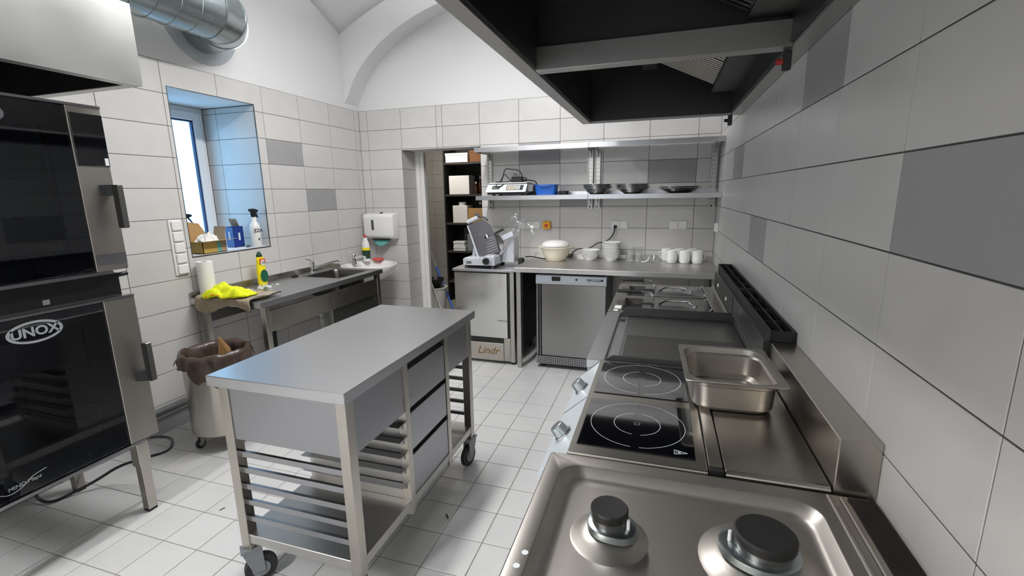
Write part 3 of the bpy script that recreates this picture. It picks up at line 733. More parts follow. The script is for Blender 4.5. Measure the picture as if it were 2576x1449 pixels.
obj('fabric', B().grid(vest, 60, 30, thick=-0.012), 'hivis', vs_t, smooth='all')
obj('orange_trim', B().tube([Vector(vest(k/14, 0.03))+Vector((0, -0.004, 0.004)) for k in range(1, 12)], [0.006, 0.009, 0.007, 0.010, 0.006, 0.008, 0.005, 0.008, 0.006, 0.004, 0.003], 8, 0), 'hivis_orange', vs_t, smooth=True)
# scouring cream bottle
bx, by, bz = -3.44, -1.585, SZT
t = thing('cleaner_bottle', 'yellow scouring cream bottle with green cap on the sink table', 'bottle', (bx, by, bz))
obj('body', bottle_body(B(), 0.027, 0.040, [(0.92, 0), (1, 0.012), (1, 0.10), (0.92, 0.15), (0.80, 0.185), (0.86, 0.205), (0.60, 0.222)], (bx, by, bz)), 'yellow_plastic', t, smooth=True)
obj('cap', bottle_body(B(), 0.020, 0.024, [(1, 0.222), (0.95, 0.235), (0.35, 0.262)], (bx, by-0.004, bz)), 'dark_green', t, smooth=True)
obj('front_label', B().prism([(by-0.034+0.068*(0.5+0.5*math.cos(a)), bz+0.07+0.05*math.sin(a)) for a in [2*PI*i/20 for i in range(20)]], 'x', bx+0.024, bx+0.0285), 'green', t)
obj('shoulder_label', B().prism([(by-0.03, bz+0.172), (by+0.028, bz+0.160), (by+0.026, bz+0.205), (by-0.022, bz+0.21)], 'x', bx+0.020, bx+0.0262), 'orange', t)
obj('badge', B().cyl((bx+0.024, by, bz+0.176), (bx+0.028, by, bz+0.176), 0.022, 0.022, 20), 'white_plastic', t)
text('brand_text', 'Cif', 0.028, 'print_dark', t, (bx+0.0284, by, bz+0.176), (0, 1, 0), (0, 0, 1), shear=0.2, weight=0.0006)
tag(obj('sink_plug', B().box(-3.455, -3.415, -1.27, -1.225, SZT, SZT+0.014).box(-3.44, -3.43, -1.255, -1.24, SZT+0.014, SZT+0.022), 'black', bevel=0.003), 'small black plug lying on the sink table left of its faucet', 'plug')
tag(obj('soap_piece', B().box(-3.30, -3.262, -1.70, -1.672, SZT, SZT+0.016), 'white_plastic', bevel=0.004), 'small white block lying on the sink table', 'soap')
cr = B()
for i in range(34):
    u = random.random(); x = -3.40+0.16*random.random()*(1-u*0.5); y = -1.86+0.30*u; s = 0.0025+0.004*random.random()
    cr.box(x-s, x+s, y-s*1.5, y+s*1.5, SZT, SZT+s)
tag(obj('crumbs', cr, 'white_paper'), 'white crumbs and paper bits scattered on the sink table', 'crumbs', kind='stuff')

# ------------------------------------------------------------------ waste bin
GX, GY, GR = -3.055, -2.375, 0.180
t = thing('waste_bin', 'round steel waste bin on wheels lined with a brown bag', 'bin', (GX, GY, 0))
obj('body', B().lathe([(GR-0.012, 0.095), (GR, 0.11), (GR, 0.585), (GR+0.006, 0.595), (GR-0.006, 0.60), (GR-0.008, 0.12), (0.02, 0.118)], (GX, GY, 0), 40), 'steel_warm', t, smooth=True)
for k in range(4):
    a = 2.6+k*PI/2
    castor(t, GX+0.135*math.cos(a), GY+0.135*math.sin(a), 0.096, 0.031, a+0.5, 0.018, 'steel_soft')
def bag(u, v):
    a = 2*PI*u
    f = nz3((math.cos(a)*2.2, math.sin(a)*2.2, v*3), 1.5); g = math.sin(a*9+4*f)
    low = 0.11+0.07*math.sin(a*2+2.6)+0.02*g
    if v < 0.4: k = v/0.4; r, z = GR+0.016+0.012*f+0.006*g+0.012*(1-k), 0.602-low*(1-k)
    elif v < 0.5: k = (v-0.4)/0.1; r, z = GR+0.016-0.028*k+0.004*g, 0.602+0.020*math.sin(k*PI)+0.014*f
    else: k = (v-0.5)/0.5; r, z = (GR-0.012)*(1-k*0.35)-0.008*abs(g)-0.016*f, 0.602-0.34*k
    return (GX+r*math.cos(a), GY+r*math.sin(a), z)
obj('bin_bag', B().grid(bag, 96, 26), 'bag_brown', t, smooth='all')
obj('bag_contents', B().lathe([(0.13, 0.30), (0.05, 0.34), (0.01, 0.33)], (GX, GY, 0), 20), 'bag_brown', t, smooth=True)
tag(obj('cardboard_piece', B().loft([[(GX-0.02, GY+0.02, 0.48), (GX+0.075, GY+0.07, 0.48), (GX+0.04, GY+0.07, 0.60), (GX-0.01, GY+0.045, 0.675)], [(GX-0.023, GY+0.024, 0.48), (GX+0.072, GY+0.075, 0.48), (GX+0.037, GY+0.075, 0.60), (GX-0.013, GY+0.05, 0.675)]]), 'cardboard'), 'torn piece of tan cardboard sticking out of the waste bin', 'cardboard')

# ------------------------------------------------------------------ switches on the left wall
t = thing('switch_strip', 'vertical white strip of five switches beside the window', 'switch', (XL, -2.145, 1.02))
SWY0, SWY1 = -2.188, -2.098
obj('back_plate', B().box(XL, XL+0.010, SWY0, SWY1, 1.018, 1.390), 'white_plastic', t, bevel=0.003)
for k in range(5): obj('rocker', B().box(XL+0.010, XL+0.022, SWY0+0.014, SWY1-0.006, 1.027+0.073*k, 1.090+0.073*k), 'white_plastic', t, bevel=0.004)
# ------------------------------------------------------------------ things in the window recess
WZ = WIN_Z0+0.0005
def spray(x, y, z, label, body_m, head_m, rot, H=0.20, txt=None):
    t = thing('spray_bottle', label, 'bottle', (x, y, z))
    obj('body', B().lathe([(0.036, 0), (0.040, 0.006), (0.040, H*0.62), (0.034, H*0.76), (0.018, H*0.86), (0.018, H)], (x, y, z), 24), body_m, t, smooth=True)
    d = Vector((math.cos(rot), math.sin(rot), 0)); n = Vector((-d.y, d.x, 0))
    P2 = lambda a, h: Vector((x, y, z+H))+d*a+Vector((0, 0, h))
    head = [P2(-0.016, 0), P2(0.016, 0), P2(0.018, 0.028), P2(0.055, 0.042), P2(0.055, 0.056), P2(0.0, 0.068), P2(-0.045, 0.064), P2(-0.042, 0.048), P2(-0.020, 0.040)]
    hd = obj('spray_head', B().loft([[p-n*0.013 for p in head], [p+n*0.013 for p in head]]), head_m, t, bevel=0.003)
    tr = [P2(0.022, 0.036), P2(0.032, 0.040), P2(0.052, 0.006), P2(0.058, -0.008), P2(0.048, -0.002)]
    obj('trigger', B().loft([[p-n*0.006 for p in tr], [p+n*0.006 for p in tr]]), head_m, hd)
    if txt:
        for i, (s, hh, sz) in enumerate(txt):
            text('lettering', s, sz, 'print_dark', t, (x+0.0395, y-0.008, z+hh), (0.25, 0.968, 0), (0, 0, 1), weight=0.0008)
    return t
spray(-3.600, -1.443, WZ, 'white spray bottle with black trigger head at the far end of the window sill', 'white_plastic', 'black', PI/2+0.25, 0.238, (('ZZA', 0.130, 0.036), ('4', 0.06, 0.03)))
spray(-3.835, -1.850, WZ, 'half hidden spray bottle with dark purple head behind the window edge', 'white_plastic', 'navy_trim', 0.6, 0.22)
# carton of wipes
ex0, ex1, ey0, ey1, ez = -3.70, -3.565, -1.945, -1.755, WZ
t = thing('wipes_box', 'open yellow carton stuffed with white wipes on the window sill', 'box', (-3.63, -1.85, ez))
b = B(); 
b.box(ex0, ex1, ey0, ey0+0.004, ez, ez+0.085).box(ex0, ex1, ey1-0.004, ey1, ez, ez+0.085).box(ex0, ex0+0.004, ey0, ey1, ez, ez+0.085).box(ex1-0.004, ex1, ey0, ey1, ez, ez+0.085).box(ex0, ex1, ey0, ey1, ez, ez+0.004)
obj('body', b, 'box_yellow', t)
obj('side_label', B().box(ex1, ex1+0.001, ey1-0.075, ey1-0.045, ez+0.005, ez+0.08), 'teal_paper', t)
obj('side_print', B().box(ex1, ex1+0.001, ey1-0.042, ey1-0.006, ez+0.005, ez+0.08), 'cardboard_inner', t)
obj('front_flap', B().loft([[(ex1, ey0-0.02, ez+0.085), (ex1, ey1+0.05, ez+0.085), (ex1+0.055, ey1+0.055, ez+0.092), (ex1+0.05, ey0-0.03, ez+0.088)], [(ex1, ey0-0.02, ez+0.088), (ex1, ey1+0.05, ez+0.088), (ex1+0.055, ey1+0.055, ez+0.095), (ex1+0.05, ey0-0.03, ez+0.091)]]), 'cardboard_inner', t)
obj('rear_flap', B().loft([[(ex0, ey0+0.02, ez+0.085), (ex0, ey1-0.01, ez+0.085), (ex0-0.05, ey1-0.05, ez+0.21), (ex0-0.045, ey0+0.05, ez+0.225)], [(ex0-0.003, ey0+0.02, ez+0.085), (ex0-0.003, ey1-0.01, ez+0.085), (ex0-0.053, ey1-0.05, ez+0.21), (ex0-0.048, ey0+0.05, ez+0.225)]]), 'cardboard', t)
obj('end_flap', B().loft([[(ex0+0.01, ey1, ez+0.085), (ex1-0.01, ey1, ez+0.085), (ex1-0.012, ey1+0.022, ez+0.185), (ex0+0.012, ey1+0.022, ez+0.185)], [(ex0+0.01, ey1+0.003, ez+0.085), (ex1-0.01, ey1+0.003, ez+0.085), (ex1-0.012, ey1+0.025, ez+0.185), (ex0+0.012, ey1+0.025, ez+0.185)]]), 'cardboard_inner', t)
def wipes(u, v):
    a = 2*PI*u; q = v*PI*0.5
    r = 1+0.35*nz3((math.cos(a)*3, math.sin(a)*3, v*3), 1.4)
    return (-3.632+0.060*math.cos(a)*math.sin(q)*r, -1.85+0.088*math.sin(a)*math.sin(q)*r, ez+0.060+0.075*math.cos(q)*(1+0.5*nz3((math.cos(a)*2, math.sin(a)*2, v*5), 2)))
obj('wipes', B().grid(wipes, 30, 12), 'white_paper', t, smooth=True)
# blue carton
bx0, bx1, by0, by1 = -3.80, -3.72, -1.545, -1.450
t = thing('blue_box', 'upright dark blue carton with raised lid flap on the window sill', 'box', (-3.76, -1.485, WZ))
b = B().box(bx0, bx1, by0, by0+0.003, WZ, WZ+0.165).box(bx0, bx1, by1-0.003, by1, WZ, WZ+0.165).box(bx0, bx0+0.003, by0, by1, WZ, WZ+0.165).box(bx1-0.003, bx1, by0, by1, WZ, WZ+0.165).box(bx0, bx1, by0, by1, WZ, WZ+0.003)
obj('body', b, 'blue_card', t)
obj('side_face', B().box(bx0+0.001, bx1-0.001, by0-0.0012, by0, WZ+0.004, WZ+0.160), 'blue_card_light', t)
obj('front_label', B().box(bx1, bx1+0.001, by0+0.045, by0+0.062, WZ+0.055, WZ+0.115), 'print_white', t)
obj('side_label', B().box(bx0+0.03, bx0+0.045, by0-0.0022, by0-0.0012, WZ+0.06, WZ+0.125), 'print_white', t)
obj('lid_flap', B().loft([[(bx0, by1-0.03, WZ+0.167), (bx1, by1-0.03, WZ+0.167), (bx1, by0+0.04, WZ+0.225), (bx0, by0+0.04, WZ+0.225)], [(bx0, by1-0.03, WZ+0.170), (bx1, by1-0.03, WZ+0.170), (bx1, by0+0.04, WZ+0.228), (bx0, by0+0.04, WZ+0.228)]]), 'cardboard_inner', t)
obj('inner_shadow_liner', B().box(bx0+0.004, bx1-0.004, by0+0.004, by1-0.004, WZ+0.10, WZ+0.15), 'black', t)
tag(obj('stopper', B().lathe([(0.013, 0), (0.014, 0.012), (0.008, 0.016)], (-3.625, -1.508, WZ), 14), 'dark_grey', smooth=True), 'small dark stopper lying on the window sill before the spray bottle', 'stopper')
# ------------------------------------------------------------------ combi ovens on the left
OX, OY0, OY1, OW = -2.750, -3.725, -2.967, -3.48
DG = -3.093                                                    # glass door ends, steel strip begins
def oven(label, z0, z1, name='combi_oven'):
    t = thing(name, label, 'oven', ((OX+OW)/2, (OY0+OY1)/2, z0))
    b = B().box(OW, OX-0.03, OY0, OY0+0.04, z0, z1).box(OW, OX-0.03, DG-0.02, OY1, z0, z1).box(OW, OX-0.03, OY0+0.04, DG-0.02, z0, z0+0.05).box(OW, OX-0.03, OY0+0.04, DG-0.02, z1-0.06, z1).box(OW, OW+0.06, OY0+0.04, DG-0.02, z0+0.05, z1-0.06)
    obj('casing', b, 'steel_soft', t)
    obj('cavity_liner', B().box(OW+0.061, OW+0.065, OY0+0.041, DG-0.021, z0+0.052, z1-0.062).box(OW+0.065, OX-0.035, OY0+0.041, OY0+0.045, z0+0.052, z1-0.062).box(OW+0.065, OX-0.035, DG-0.026, DG-0.021, z0+0.052, z1-0.062), 'steel', t)
    for k in range(5):
        z = z0+0.12+0.095*k
        obj('tray_rail', B().tube([(OX-0.07, OY0+0.06, z), (OW+0.1, OY0+0.06, z), (OW+0.1, DG-0.05, z), (OX-0.07, DG-0.05, z)], 0.004, 6), 'steel', t)
    dr = obj('door_glass', B().box(OX-0.012, OX, OY0, DG, z0+0.004, z1-0.004), 'oven_glass', t, bevel=0.002)
    obj('glass_border', rect_frame(B(), OX-0.028, OX-0.0125, OY0, DG, z0+0.004, z1-0.004, 0.085, 0.10), 'oven_black', dr)
    obj('control_strip', B().box(OX-0.03, OX, DG, OY1, z0, z1), 'steel_cooker', t, bevel=0.002)
    obj('top_lip', B().box(OX-0.03, OX+0.002, OY0, OY1, z1, z1+0.010), 'steel', t)
    obj('bottom_lip', B().box(OX-0.03, OX+0.004, OY0, DG+0.06, z0-0.014, z0-0.001), 'steel', t)
    return t
def oven_logo(t, yc, zc, s=1.0):
    el = lambda ry, rz: [(yc+ry*s*math.cos(2*PI*i/48), zc+rz*s*math.sin(2*PI*i/48)) for i in range(48)]
    a, c = el(0.088, 0.043), el(0.077, 0.034)
    b = B(); n = 48
    b.add([(OX+0.0012, y, z) for y, z in a]+[(OX+0.0012, y, z) for y, z in c]+[(OX+0.0002, y, z) for y, z in a]+[(OX+0.0002, y, z) for y, z in c],
          [(i, (i+1)%n, n+(i+1)%n, n+i) for i in range(n)]+[(2*n+i, 2*n+(i+1)%n, (i+1)%n, i) for i in range(n)])
    lg = obj('logo_ring', b, 'print_grey', t, fix=False)
    text('logo_text', 'UNOX', 0.050*s, 'print_grey', lg, (OX+0.0004, yc, zc), (0, 1, 0), (0, 0, 1), weight=0.0015)
def oven_handle(t, z0, z1, up):
    h = obj('handle', B().box(OX+0.045, OX+0.072, -3.003, -2.975, z0, z1), 'grey_handle', t, bevel=0.004)
    zb = z1-0.045 if up else z0
    obj('handle_mount', B().prism([(OX, -3.025), (OX+0.046, -3.003), (OX+0.046, -2.976), (OX, -2.985)], 'z', zb, zb+0.045), 'black', h)
    obj('handle_side', B().box(OX+0.044, OX+0.073, -3.0045, -3.003, z0+0.002, z1-0.002), 'black', h)
lo = oven('lower combi oven with large ellipse logo, standing on square steel legs', 0.410, 1.092)
oven_logo(lo, -3.338, 1.030)
oven_handle(lo, 0.695, 0.880, False)
text('model_text', 'MIND.Maps', 0.021, 'print_grey', lo, (OX+0.0003, -3.47, 0.460), (0, 1, 0.06), (0, -0.06, 1), shear=0.15)
obj('swoosh', B().tube([(OX+0.001, -3.545, 0.452), (OX+0.001, -3.52, 0.437), (OX+0.001, -3.48, 0.446), (OX+0.001, -3.45, 0.474), (OX+0.001, -3.40, 0.484)], 0.0012, 5, 2), 'print_grey', lo)
for x in (OX-0.105, OW+0.09):
    for y in (OY0+0.03, -3.035):
        l = obj('leg', B().box(x, x+0.042, y, y+0.042, 0.012, 0.395), 'steel_warm', lo, bevel=0.002)
        obj('leg_sleeve', B().box(x-0.006, x+0.048, y-0.006, y+0.048, 0.245, 0.394), 'steel_warm', l, bevel=0.002)
        obj('foot', B().box(x+0.002, x+0.040, y+0.002, y+0.040, 0, 0.012), 'black', l)
obj('bracket', B().box(OX-0.12, OX-0.05, -3.06, -2.985, 0.394, 0.409), 'black', lo)
obj('base_rail', B().box(OW+0.07, OX-0.04, OY0+0.02, OY1-0.02, 0.380, 0.3955), 'steel_dark', lo)
up_ = oven('upper combi oven with touch screen control panel under the left hood', 1.222, 1.905)
oven_logo(up_, -3.375, 1.842)
oven_handle(up_, 1.405, 1.590, True)
obj('touch_panel', B().box(OX, OX+0.004, DG+0.006, OY1-0.001, 1.668, 1.878), 'black_gloss', up_, bevel=0.001)
obj('panel_sticker', B().box(OX+0.004, OX+0.0046, -2.986, -2.972, 1.672, 1.702), 'print_white', up_)
obj('dark_vent', B().box(OX, OX+0.002, DG+0.006, OY1-0.002, 1.252, 1.296), 'dark_grey', up_)
t = thing('oven_plinth', 'black connecting plinth with small sticker between the two ovens', 'plinth', (OX-0.3, -3.35, 1.103))
obj('body', B().box(OW+0.02, OX-0.025, OY0+0.01, -3.000, 1.103, 1.205), 'black', t)
obj('sticker', B().box(OX-0.025, OX-0.024, -3.285, -3.262, 1.120, 1.140), 'grey_plastic', t)
obj('drip_tray', B().box(OX-0.06, OX-0.01, OY0+0.02, -3.02, 1.1035, 1.112), 'steel_dark', t)
obj('hose_stub', B().cyl((OX-0.04, -3.00, 1.192), (OX-0.04, -2.955, 1.196), 0.010), 'black', t, smooth=True)
tag(obj('power_cable', B().tube([(OX-0.09, -2.99, 0.372), (OX-0.06, -2.92, 0.350), (OX-0.07, -2.86, 0.30), (OX-0.12, -2.85, 0.22), (OX-0.30, -2.875, 0.16), (OX-0.45, -2.91, 0.11), (OX-0.53, -2.98, 0.05), (OX-0.60, -3.06, 0.012), (OX-0.62, -3.14, 0.008), (OX-0.70, -3.15, 0.02), (OX-0.715, -3.16, 0.12), (OX-0.70, -3.16, 0.375)], 0.0075, 8, 2), 'black', smooth=True), 'black power cable looping under the lower oven', 'cable')
# ------------------------------------------------------------------ left hood, duct
HX, HY, HZ0, HZ1 = -2.575, -2.895, 2.000, 2.315
t = thing('oven_hood', 'pale steel extractor hood above the ovens at the top left', 'hood', (-3.05, -3.5, HZ0))
b = B().box(HX-0.004, HX, -4.3, HY, HZ0, HZ1).box(XL+0.002, HX-0.004, HY-0.004, HY, HZ0, HZ1).box(XL+0.002, HX-0.004, -4.3, -4.296, HZ0, HZ1).box(XL+0.002, HX-0.004, -4.296, HY-0.004, HZ1-0.004, HZ1)
obj('canopy', b, 'hood_steel', t)
obj('bottom_flange', B().box(HX-0.05, HX, -4.3, HY, HZ0-0.004, HZ0).box(XL+0.002, HX-0.05, HY-0.045, HY, HZ0-0.004, HZ0), 'hood_steel', t)
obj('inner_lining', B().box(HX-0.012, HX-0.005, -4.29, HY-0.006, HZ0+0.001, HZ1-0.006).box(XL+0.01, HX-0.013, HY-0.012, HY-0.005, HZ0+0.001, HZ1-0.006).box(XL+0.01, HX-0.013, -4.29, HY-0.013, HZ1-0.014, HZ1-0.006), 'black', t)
DZ, DYc, DX, DR = 2.685, -1.74, -3.225, 0.168
t = thing('ventilation_duct', 'round galvanised ventilation duct bending into the left wall', 'duct', (XL, DYc, DZ-0.2))
obj('wall_flange', B().cyl((XL+0.001, DYc+0.005, DZ+0.05), (XL+0.004, DYc+0.005, DZ+0.05), 0.29, 0.29, 48), 'galvanised_flat', t)
obj('wall_stub', B().cyl((XL+0.004, DYc, DZ), (XL+0.10, DYc, DZ), DR, DR, 40), 'galvanised', t, smooth=True)
# segmented elbow from +x to -y
cxe, cye, RE = XL+0.10, DYc-0.217, 0.217
rings = []
def ering(a):
    c = Vector((cxe+RE*math.sin(a), cye+RE*math.cos(a), DZ)); rad = Vector((math.sin(a), math.cos(a), 0))
    return [c+DR*(math.cos(2*PI*i/40)*rad+math.sin(2*PI*i/40)*Vector((0, 0, 1))) for i in range(40)]
seg = [0, PI/6, PI/3, PI/2]
for k in range(3): obj('elbow_segment', B().loft([ering(seg[k]), ering(seg[k+1])], False, False), 'galvanised', t, smooth=True)
for k in range(1, 4):
    a = seg[k]
    c = Vector((cxe+RE*math.sin(a), cye+RE*math.cos(a), DZ)); tn = Vector((math.cos(a), -math.sin(a), 0))
    obj('seam', B().cyl(c-tn*0.004, c+tn*0.004, DR+0.004, DR+0.004, 40), 'galvanised', t, smooth=True)
obj('straight_duct', B().loft([[(cxe+RE+DR*math.cos(2*PI*i/40), y, DZ+DR*math.sin(2*PI*i/40)) for i in range(40)] for y in (cye, -4.4)], False, False), 'galvanised', t, smooth=True)
for k in range(9):
    y = cye-0.11-0.125*k
    dy = 0.05
    pts = [(cxe+RE+(DR+0.001)*math.cos(a), y-dy*a/(2*PI), DZ+(DR+0.001)*math.sin(a)) for a in [2*PI*i/40 for i in range(41)]]
    obj('spiral_seam', B().tube(pts, 0.0028, 5), 'galvanised', t, smooth=True)

# ------------------------------------------------------------------ right hood over the cooking line
RX, RY0, RY1, RZ = -1.000, -4.78, -1.040, 2.000
hd = thing('canopy_hood', 'large dark steel canopy hood above the cooking line on the right wall', 'hood', (-0.5, -2.6, RZ))
b = B().box(RX, RX+0.004, RY0, RY1, RZ, 2.46).box(RX+0.004, -0.004, RY1-0.004, RY1, RZ, 2.46).box(RX+0.004, -0.004, RY0, RY0+0.004, RZ, 2.46).box(RX+0.004, -0.004, RY0+0.004, RY1-0.004, 2.456, 2.46)
obj('canopy', b, 'steel_dark', hd)
obj('bottom_frame', B().box(RX, RX+0.055, RY0, RY1, RZ-0.012, RZ).box(-0.062, -0.003, RY0, RY1, RZ-0.012, RZ).box(RX+0.055, -0.062, RY1-0.022, RY1, RZ-0.012, RZ).box(RX+0.055, -0.062, RY0, RY0+0.045, RZ-0.012, RZ), 'steel_soft', hd)
obj('inner_front_panel', B().box(RX+0.056, RX+0.062, RY0+0.046, RY1-0.03, RZ, 2.30), 'steel_dark_shade', hd)
obj('inner_end_panel', B().box(RX+0.062, -0.064, RY1-0.036, RY1-0.030, RZ, 2.45), 'steel_dark_shade', hd)
obj('inner_rear_panel', B().box(-0.070, -0.064, RY0+0.046, RY1-0.036, RZ, 2.45), 'steel_dark_shade', hd)
obj('inner_slope', B().loft([[(RX+0.062, RY0+0.046, 2.30), (RX+0.062, RY1-0.036, 2.30), (-0.66, RY1-0.036, 2.45), (-0.66, RY0+0.046, 2.45)], [(RX+0.062, RY0+0.046, 2.306), (RX+0.062, RY1-0.036, 2.306), (-0.66, RY1-0.036, 2.455), (-0.66, RY0+0.046, 2.455)]]), 'steel_dark_shade', hd)
obj('inner_roof', B().box(-0.66, -0.07, RY0+0.046, RY1-0.036, 2.448, 2.454), 'steel_dark_shade', hd)
obj('cross_beam', B().box(RX+0.055, -0.062, -2.555, -2.490, RZ-0.010, RZ+0.075), 'steel_soft', hd, bevel=0.002)
obj('module_partition', B().box(RX+0.062, -0.070, -2.530, -2.515, RZ+0.0755, 2.447), 'steel_dark_shade', hd)
# filter bank: slats follow the slope, side by side along the wall
def filter_bank(y0, y1, m, pitch):
    f = obj('filter_tray', B().loft([[(-0.205, y0, 2.100), (-0.205, y1, 2.100), (-0.515, y1, 2.248), (-0.515, y0, 2.248)], [(-0.205, y0, 2.112), (-0.205, y1, 2.112), (-0.515, y1, 2.260), (-0.515, y0, 2.260)]]), 'black', hd)
    y = y0+0.012
    while y < y1-0.012:
        obj('baffle_slat', B().loft([[(-0.212, y, 2.098), (-0.212, y+pitch*0.5, 2.098), (-0.212, y+pitch*0.5, 2.0995), (-0.212, y, 2.0995)], [(-0.508, y, 2.239), (-0.508, y+pitch*0.5, 2.239), (-0.508, y+pitch*0.5, 2.2405), (-0.508, y, 2.2405)]]), m, f)
        y += pitch
filter_bank(-1.955, -1.480, 'slat_lit', 0.034)
filter_bank(-2.475, -1.975, 'slat_lit', 0.034)
filter_bank(-3.10, -2.60, 'steel_dark_shade', 0.034)  # same slats in the near bay, shade put into a darker colour
filter_bank(-3.65, -3.12, 'steel_dark_shade', 0.034)
obj('filter_gutter', B().box(-0.205, -0.07, -3.9, -1.30, 2.09, 2.10), 'steel_dark_shade', hd)
obj('filter_header', B().box(-0.60, -0.515, -3.9, -1.30, 2.245, 2.262), 'steel_dark_shade', hd)
for y, red in ((-1.065, False), (-2.50, True)):
    n_ = obj('corner_clip', B().box(-0.078, -0.052, y-0.010, y+0.010, RZ-0.075, RZ-0.012), 'steel_dark_shade', hd, bevel=0.003)
    obj('clip_pin', B().cyl((-0.078, y, RZ-0.045), (-0.098, y, RZ-0.045), 0.010), 'red' if red else 'black', n_, smooth=True)

# ------------------------------------------------------------------ cooking line on the right wall
# gas cooker
CX0, CX1, CY0, CY1, CZ = -0.687, -0.010, -4.12, -3.396, 0.895
ck = thing('gas_cooker', 'stainless gas cooker with two black burners in the foreground', 'cooker', (-0.35, -3.75, 0))
obj('body', B().box(CX0+0.012, CX1, CY0+0.01, CY1-0.004, 0.12, 0.862), 'steel_soft', ck)
for x in (CX0+0.05, CX1-0.09):
    for y in (CY0+0.05, CY1-0.09): obj('leg', B().cyl((x+0.02, y+0.02, 0), (x+0.02, y+0.02, 0.12), 0.022), 'steel_soft', ck, smooth=True)
tcx, tcy, thx, thy = -0.385, -3.770, 0.262, 0.332
obj('hob_tray', B().loft([rrect((CX0+CX1)/2, (CY0+CY1)/2, (CX1-CX0)/2, (CY1-CY0)/2, 0.006, CZ-0.034), rrect((CX0+CX1)/2, (CY0+CY1)/2, (CX1-CX0)/2, (CY1-CY0)/2, 0.006, CZ-0.003),
     rrect((CX0+CX1)/2, (CY0+CY1)/2, (CX1-CX0)/2-0.003, (CY1-CY0)/2-0.003, 0.006, CZ), rrect(tcx, tcy, thx+0.004, thy+0.004, 0.050, CZ), rrect(tcx, tcy, thx, thy, 0.048, CZ-0.002), rrect(tcx, tcy, thx-0.012, thy-0.012, 0.045, CZ-0.020),
     rrect(tcx, tcy, thx-0.020, thy-0.020, 0.042, CZ-0.026), rrect(tcx, tcy, thx-0.034, thy-0.034, 0.040, CZ-0.028)], cap0=False), 'steel_cooker', ck, smooth=True)
obj('rear_rib', B().box(-0.098, -0.090, CY0+0.02, CY1-0.01, CZ, CZ+0.006).box(-0.074, -0.067, CY0+0.02, CY1-0.01, CZ, CZ+0.004), 'steel_cooker', ck, bevel=0.002)
obj('flue_slot', B().box(-0.058, -0.012, CY0+0.05, CY1-0.008, CZ, CZ+0.0025), 'rust', ck)
def burner(x, y, r, ang, k):
    z = CZ-0.028
    n = 36
    ring = lambda a, zz, st=0.0: [(x+(a+st*max(0, math.cos(t-ang))**3)*math.cos(t), y+(a+st*max(0, math.cos(t-ang))**3)*math.sin(t), zz) for t in [2*PI*i/n for i in range(n)]]
    d = obj('burner_dome', B().loft([ring(r*2.15, z), ring(r*2.0, z+0.002), ring(r*1.6, z+0.011), ring(r*1.3, z+0.016), ring(r*1.1, z+0.018)], False), 'steel_cooker', ck, smooth='all', fix=False)
    obj('burner_base', B().loft([ring(r*1.18, z+0.020, 0.016), ring(r*1.18, z+0.034, 0.016), ring(r*1.08, z+0.036, 0.014)]), 'galvanised', d, smooth=True)
    obj('burner_crown', B().lathe([(r*0.92, z+0.034), (r*0.98, z+0.046), (r*0.98, z+0.050)], (x, y, 0), 32), 'steel_dark', d, smooth=True)
    obj('burner_cap', B().lathe([(r*1.0, z+0.050), (r*1.03, z+0.054), (r*1.02, z+0.064), (r*0.95, z+0.067), (r*0.5, z+0.066)], (x, y, 0), 40), 'black_iron', d, smooth=True)
    ix, iy = x+(r*1.12)*math.cos(ang), y+(r*1.12)*math.sin(ang)
    obj('spark_pin', B().cyl((ix, iy, z+0.034), (ix, iy, z+0.055), 0.0035, 0.003, 8), 'white_plastic', d)
burner(-0.522, -3.620, 0.035, -0.35, 0)
burner(-0.252, -3.612, 0.050, PI*0.98, 1)
for y in (-3.735, -3.768):
    obj('worn_spot', B().lathe([(0.0065, 0), (0.006, 0.0006)], (-0.661 + (0.003 if y > -3.75 else -0.003), y, CZ), 10, sy=0.9), 'print_white', ck)
# induction hob
NX0, NX1, NY0, NY1, NZ = -0.648, -0.324, -3.394, -2.738, 0.900
ih = thing('induction_hob', 'induction hob with two black glass zones and slanted control panel', 'hob', (-0.5, -3.07, 0))
obj('body', B().box(NX0+0.03, -0.002, NY0+0.006, NY1-0.002, 0.12, 0.862), 'steel_soft', ih)
obj('top_frame', B().box(NX0, NX1, NY0, NY1, NZ-0.036, NZ), 'steel_warm', ih, bevel=0.003, seg=2)
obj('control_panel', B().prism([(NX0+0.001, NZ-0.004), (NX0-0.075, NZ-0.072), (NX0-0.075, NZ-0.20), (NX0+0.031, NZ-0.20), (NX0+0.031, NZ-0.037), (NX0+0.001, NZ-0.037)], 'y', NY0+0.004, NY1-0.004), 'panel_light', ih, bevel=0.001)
obj('panel_seam', B().prism([(NX0+0.001, NZ-0.0035), (NX0-0.0755, NZ-0.0715), (NX0-0.0755, NZ-0.20), (NX0-0.070, NZ-0.20), (NX0-0.070, NZ-0.075), (NX0+0.003, NZ-0.008)], 'y', -3.062, -3.058), 'black', ih)
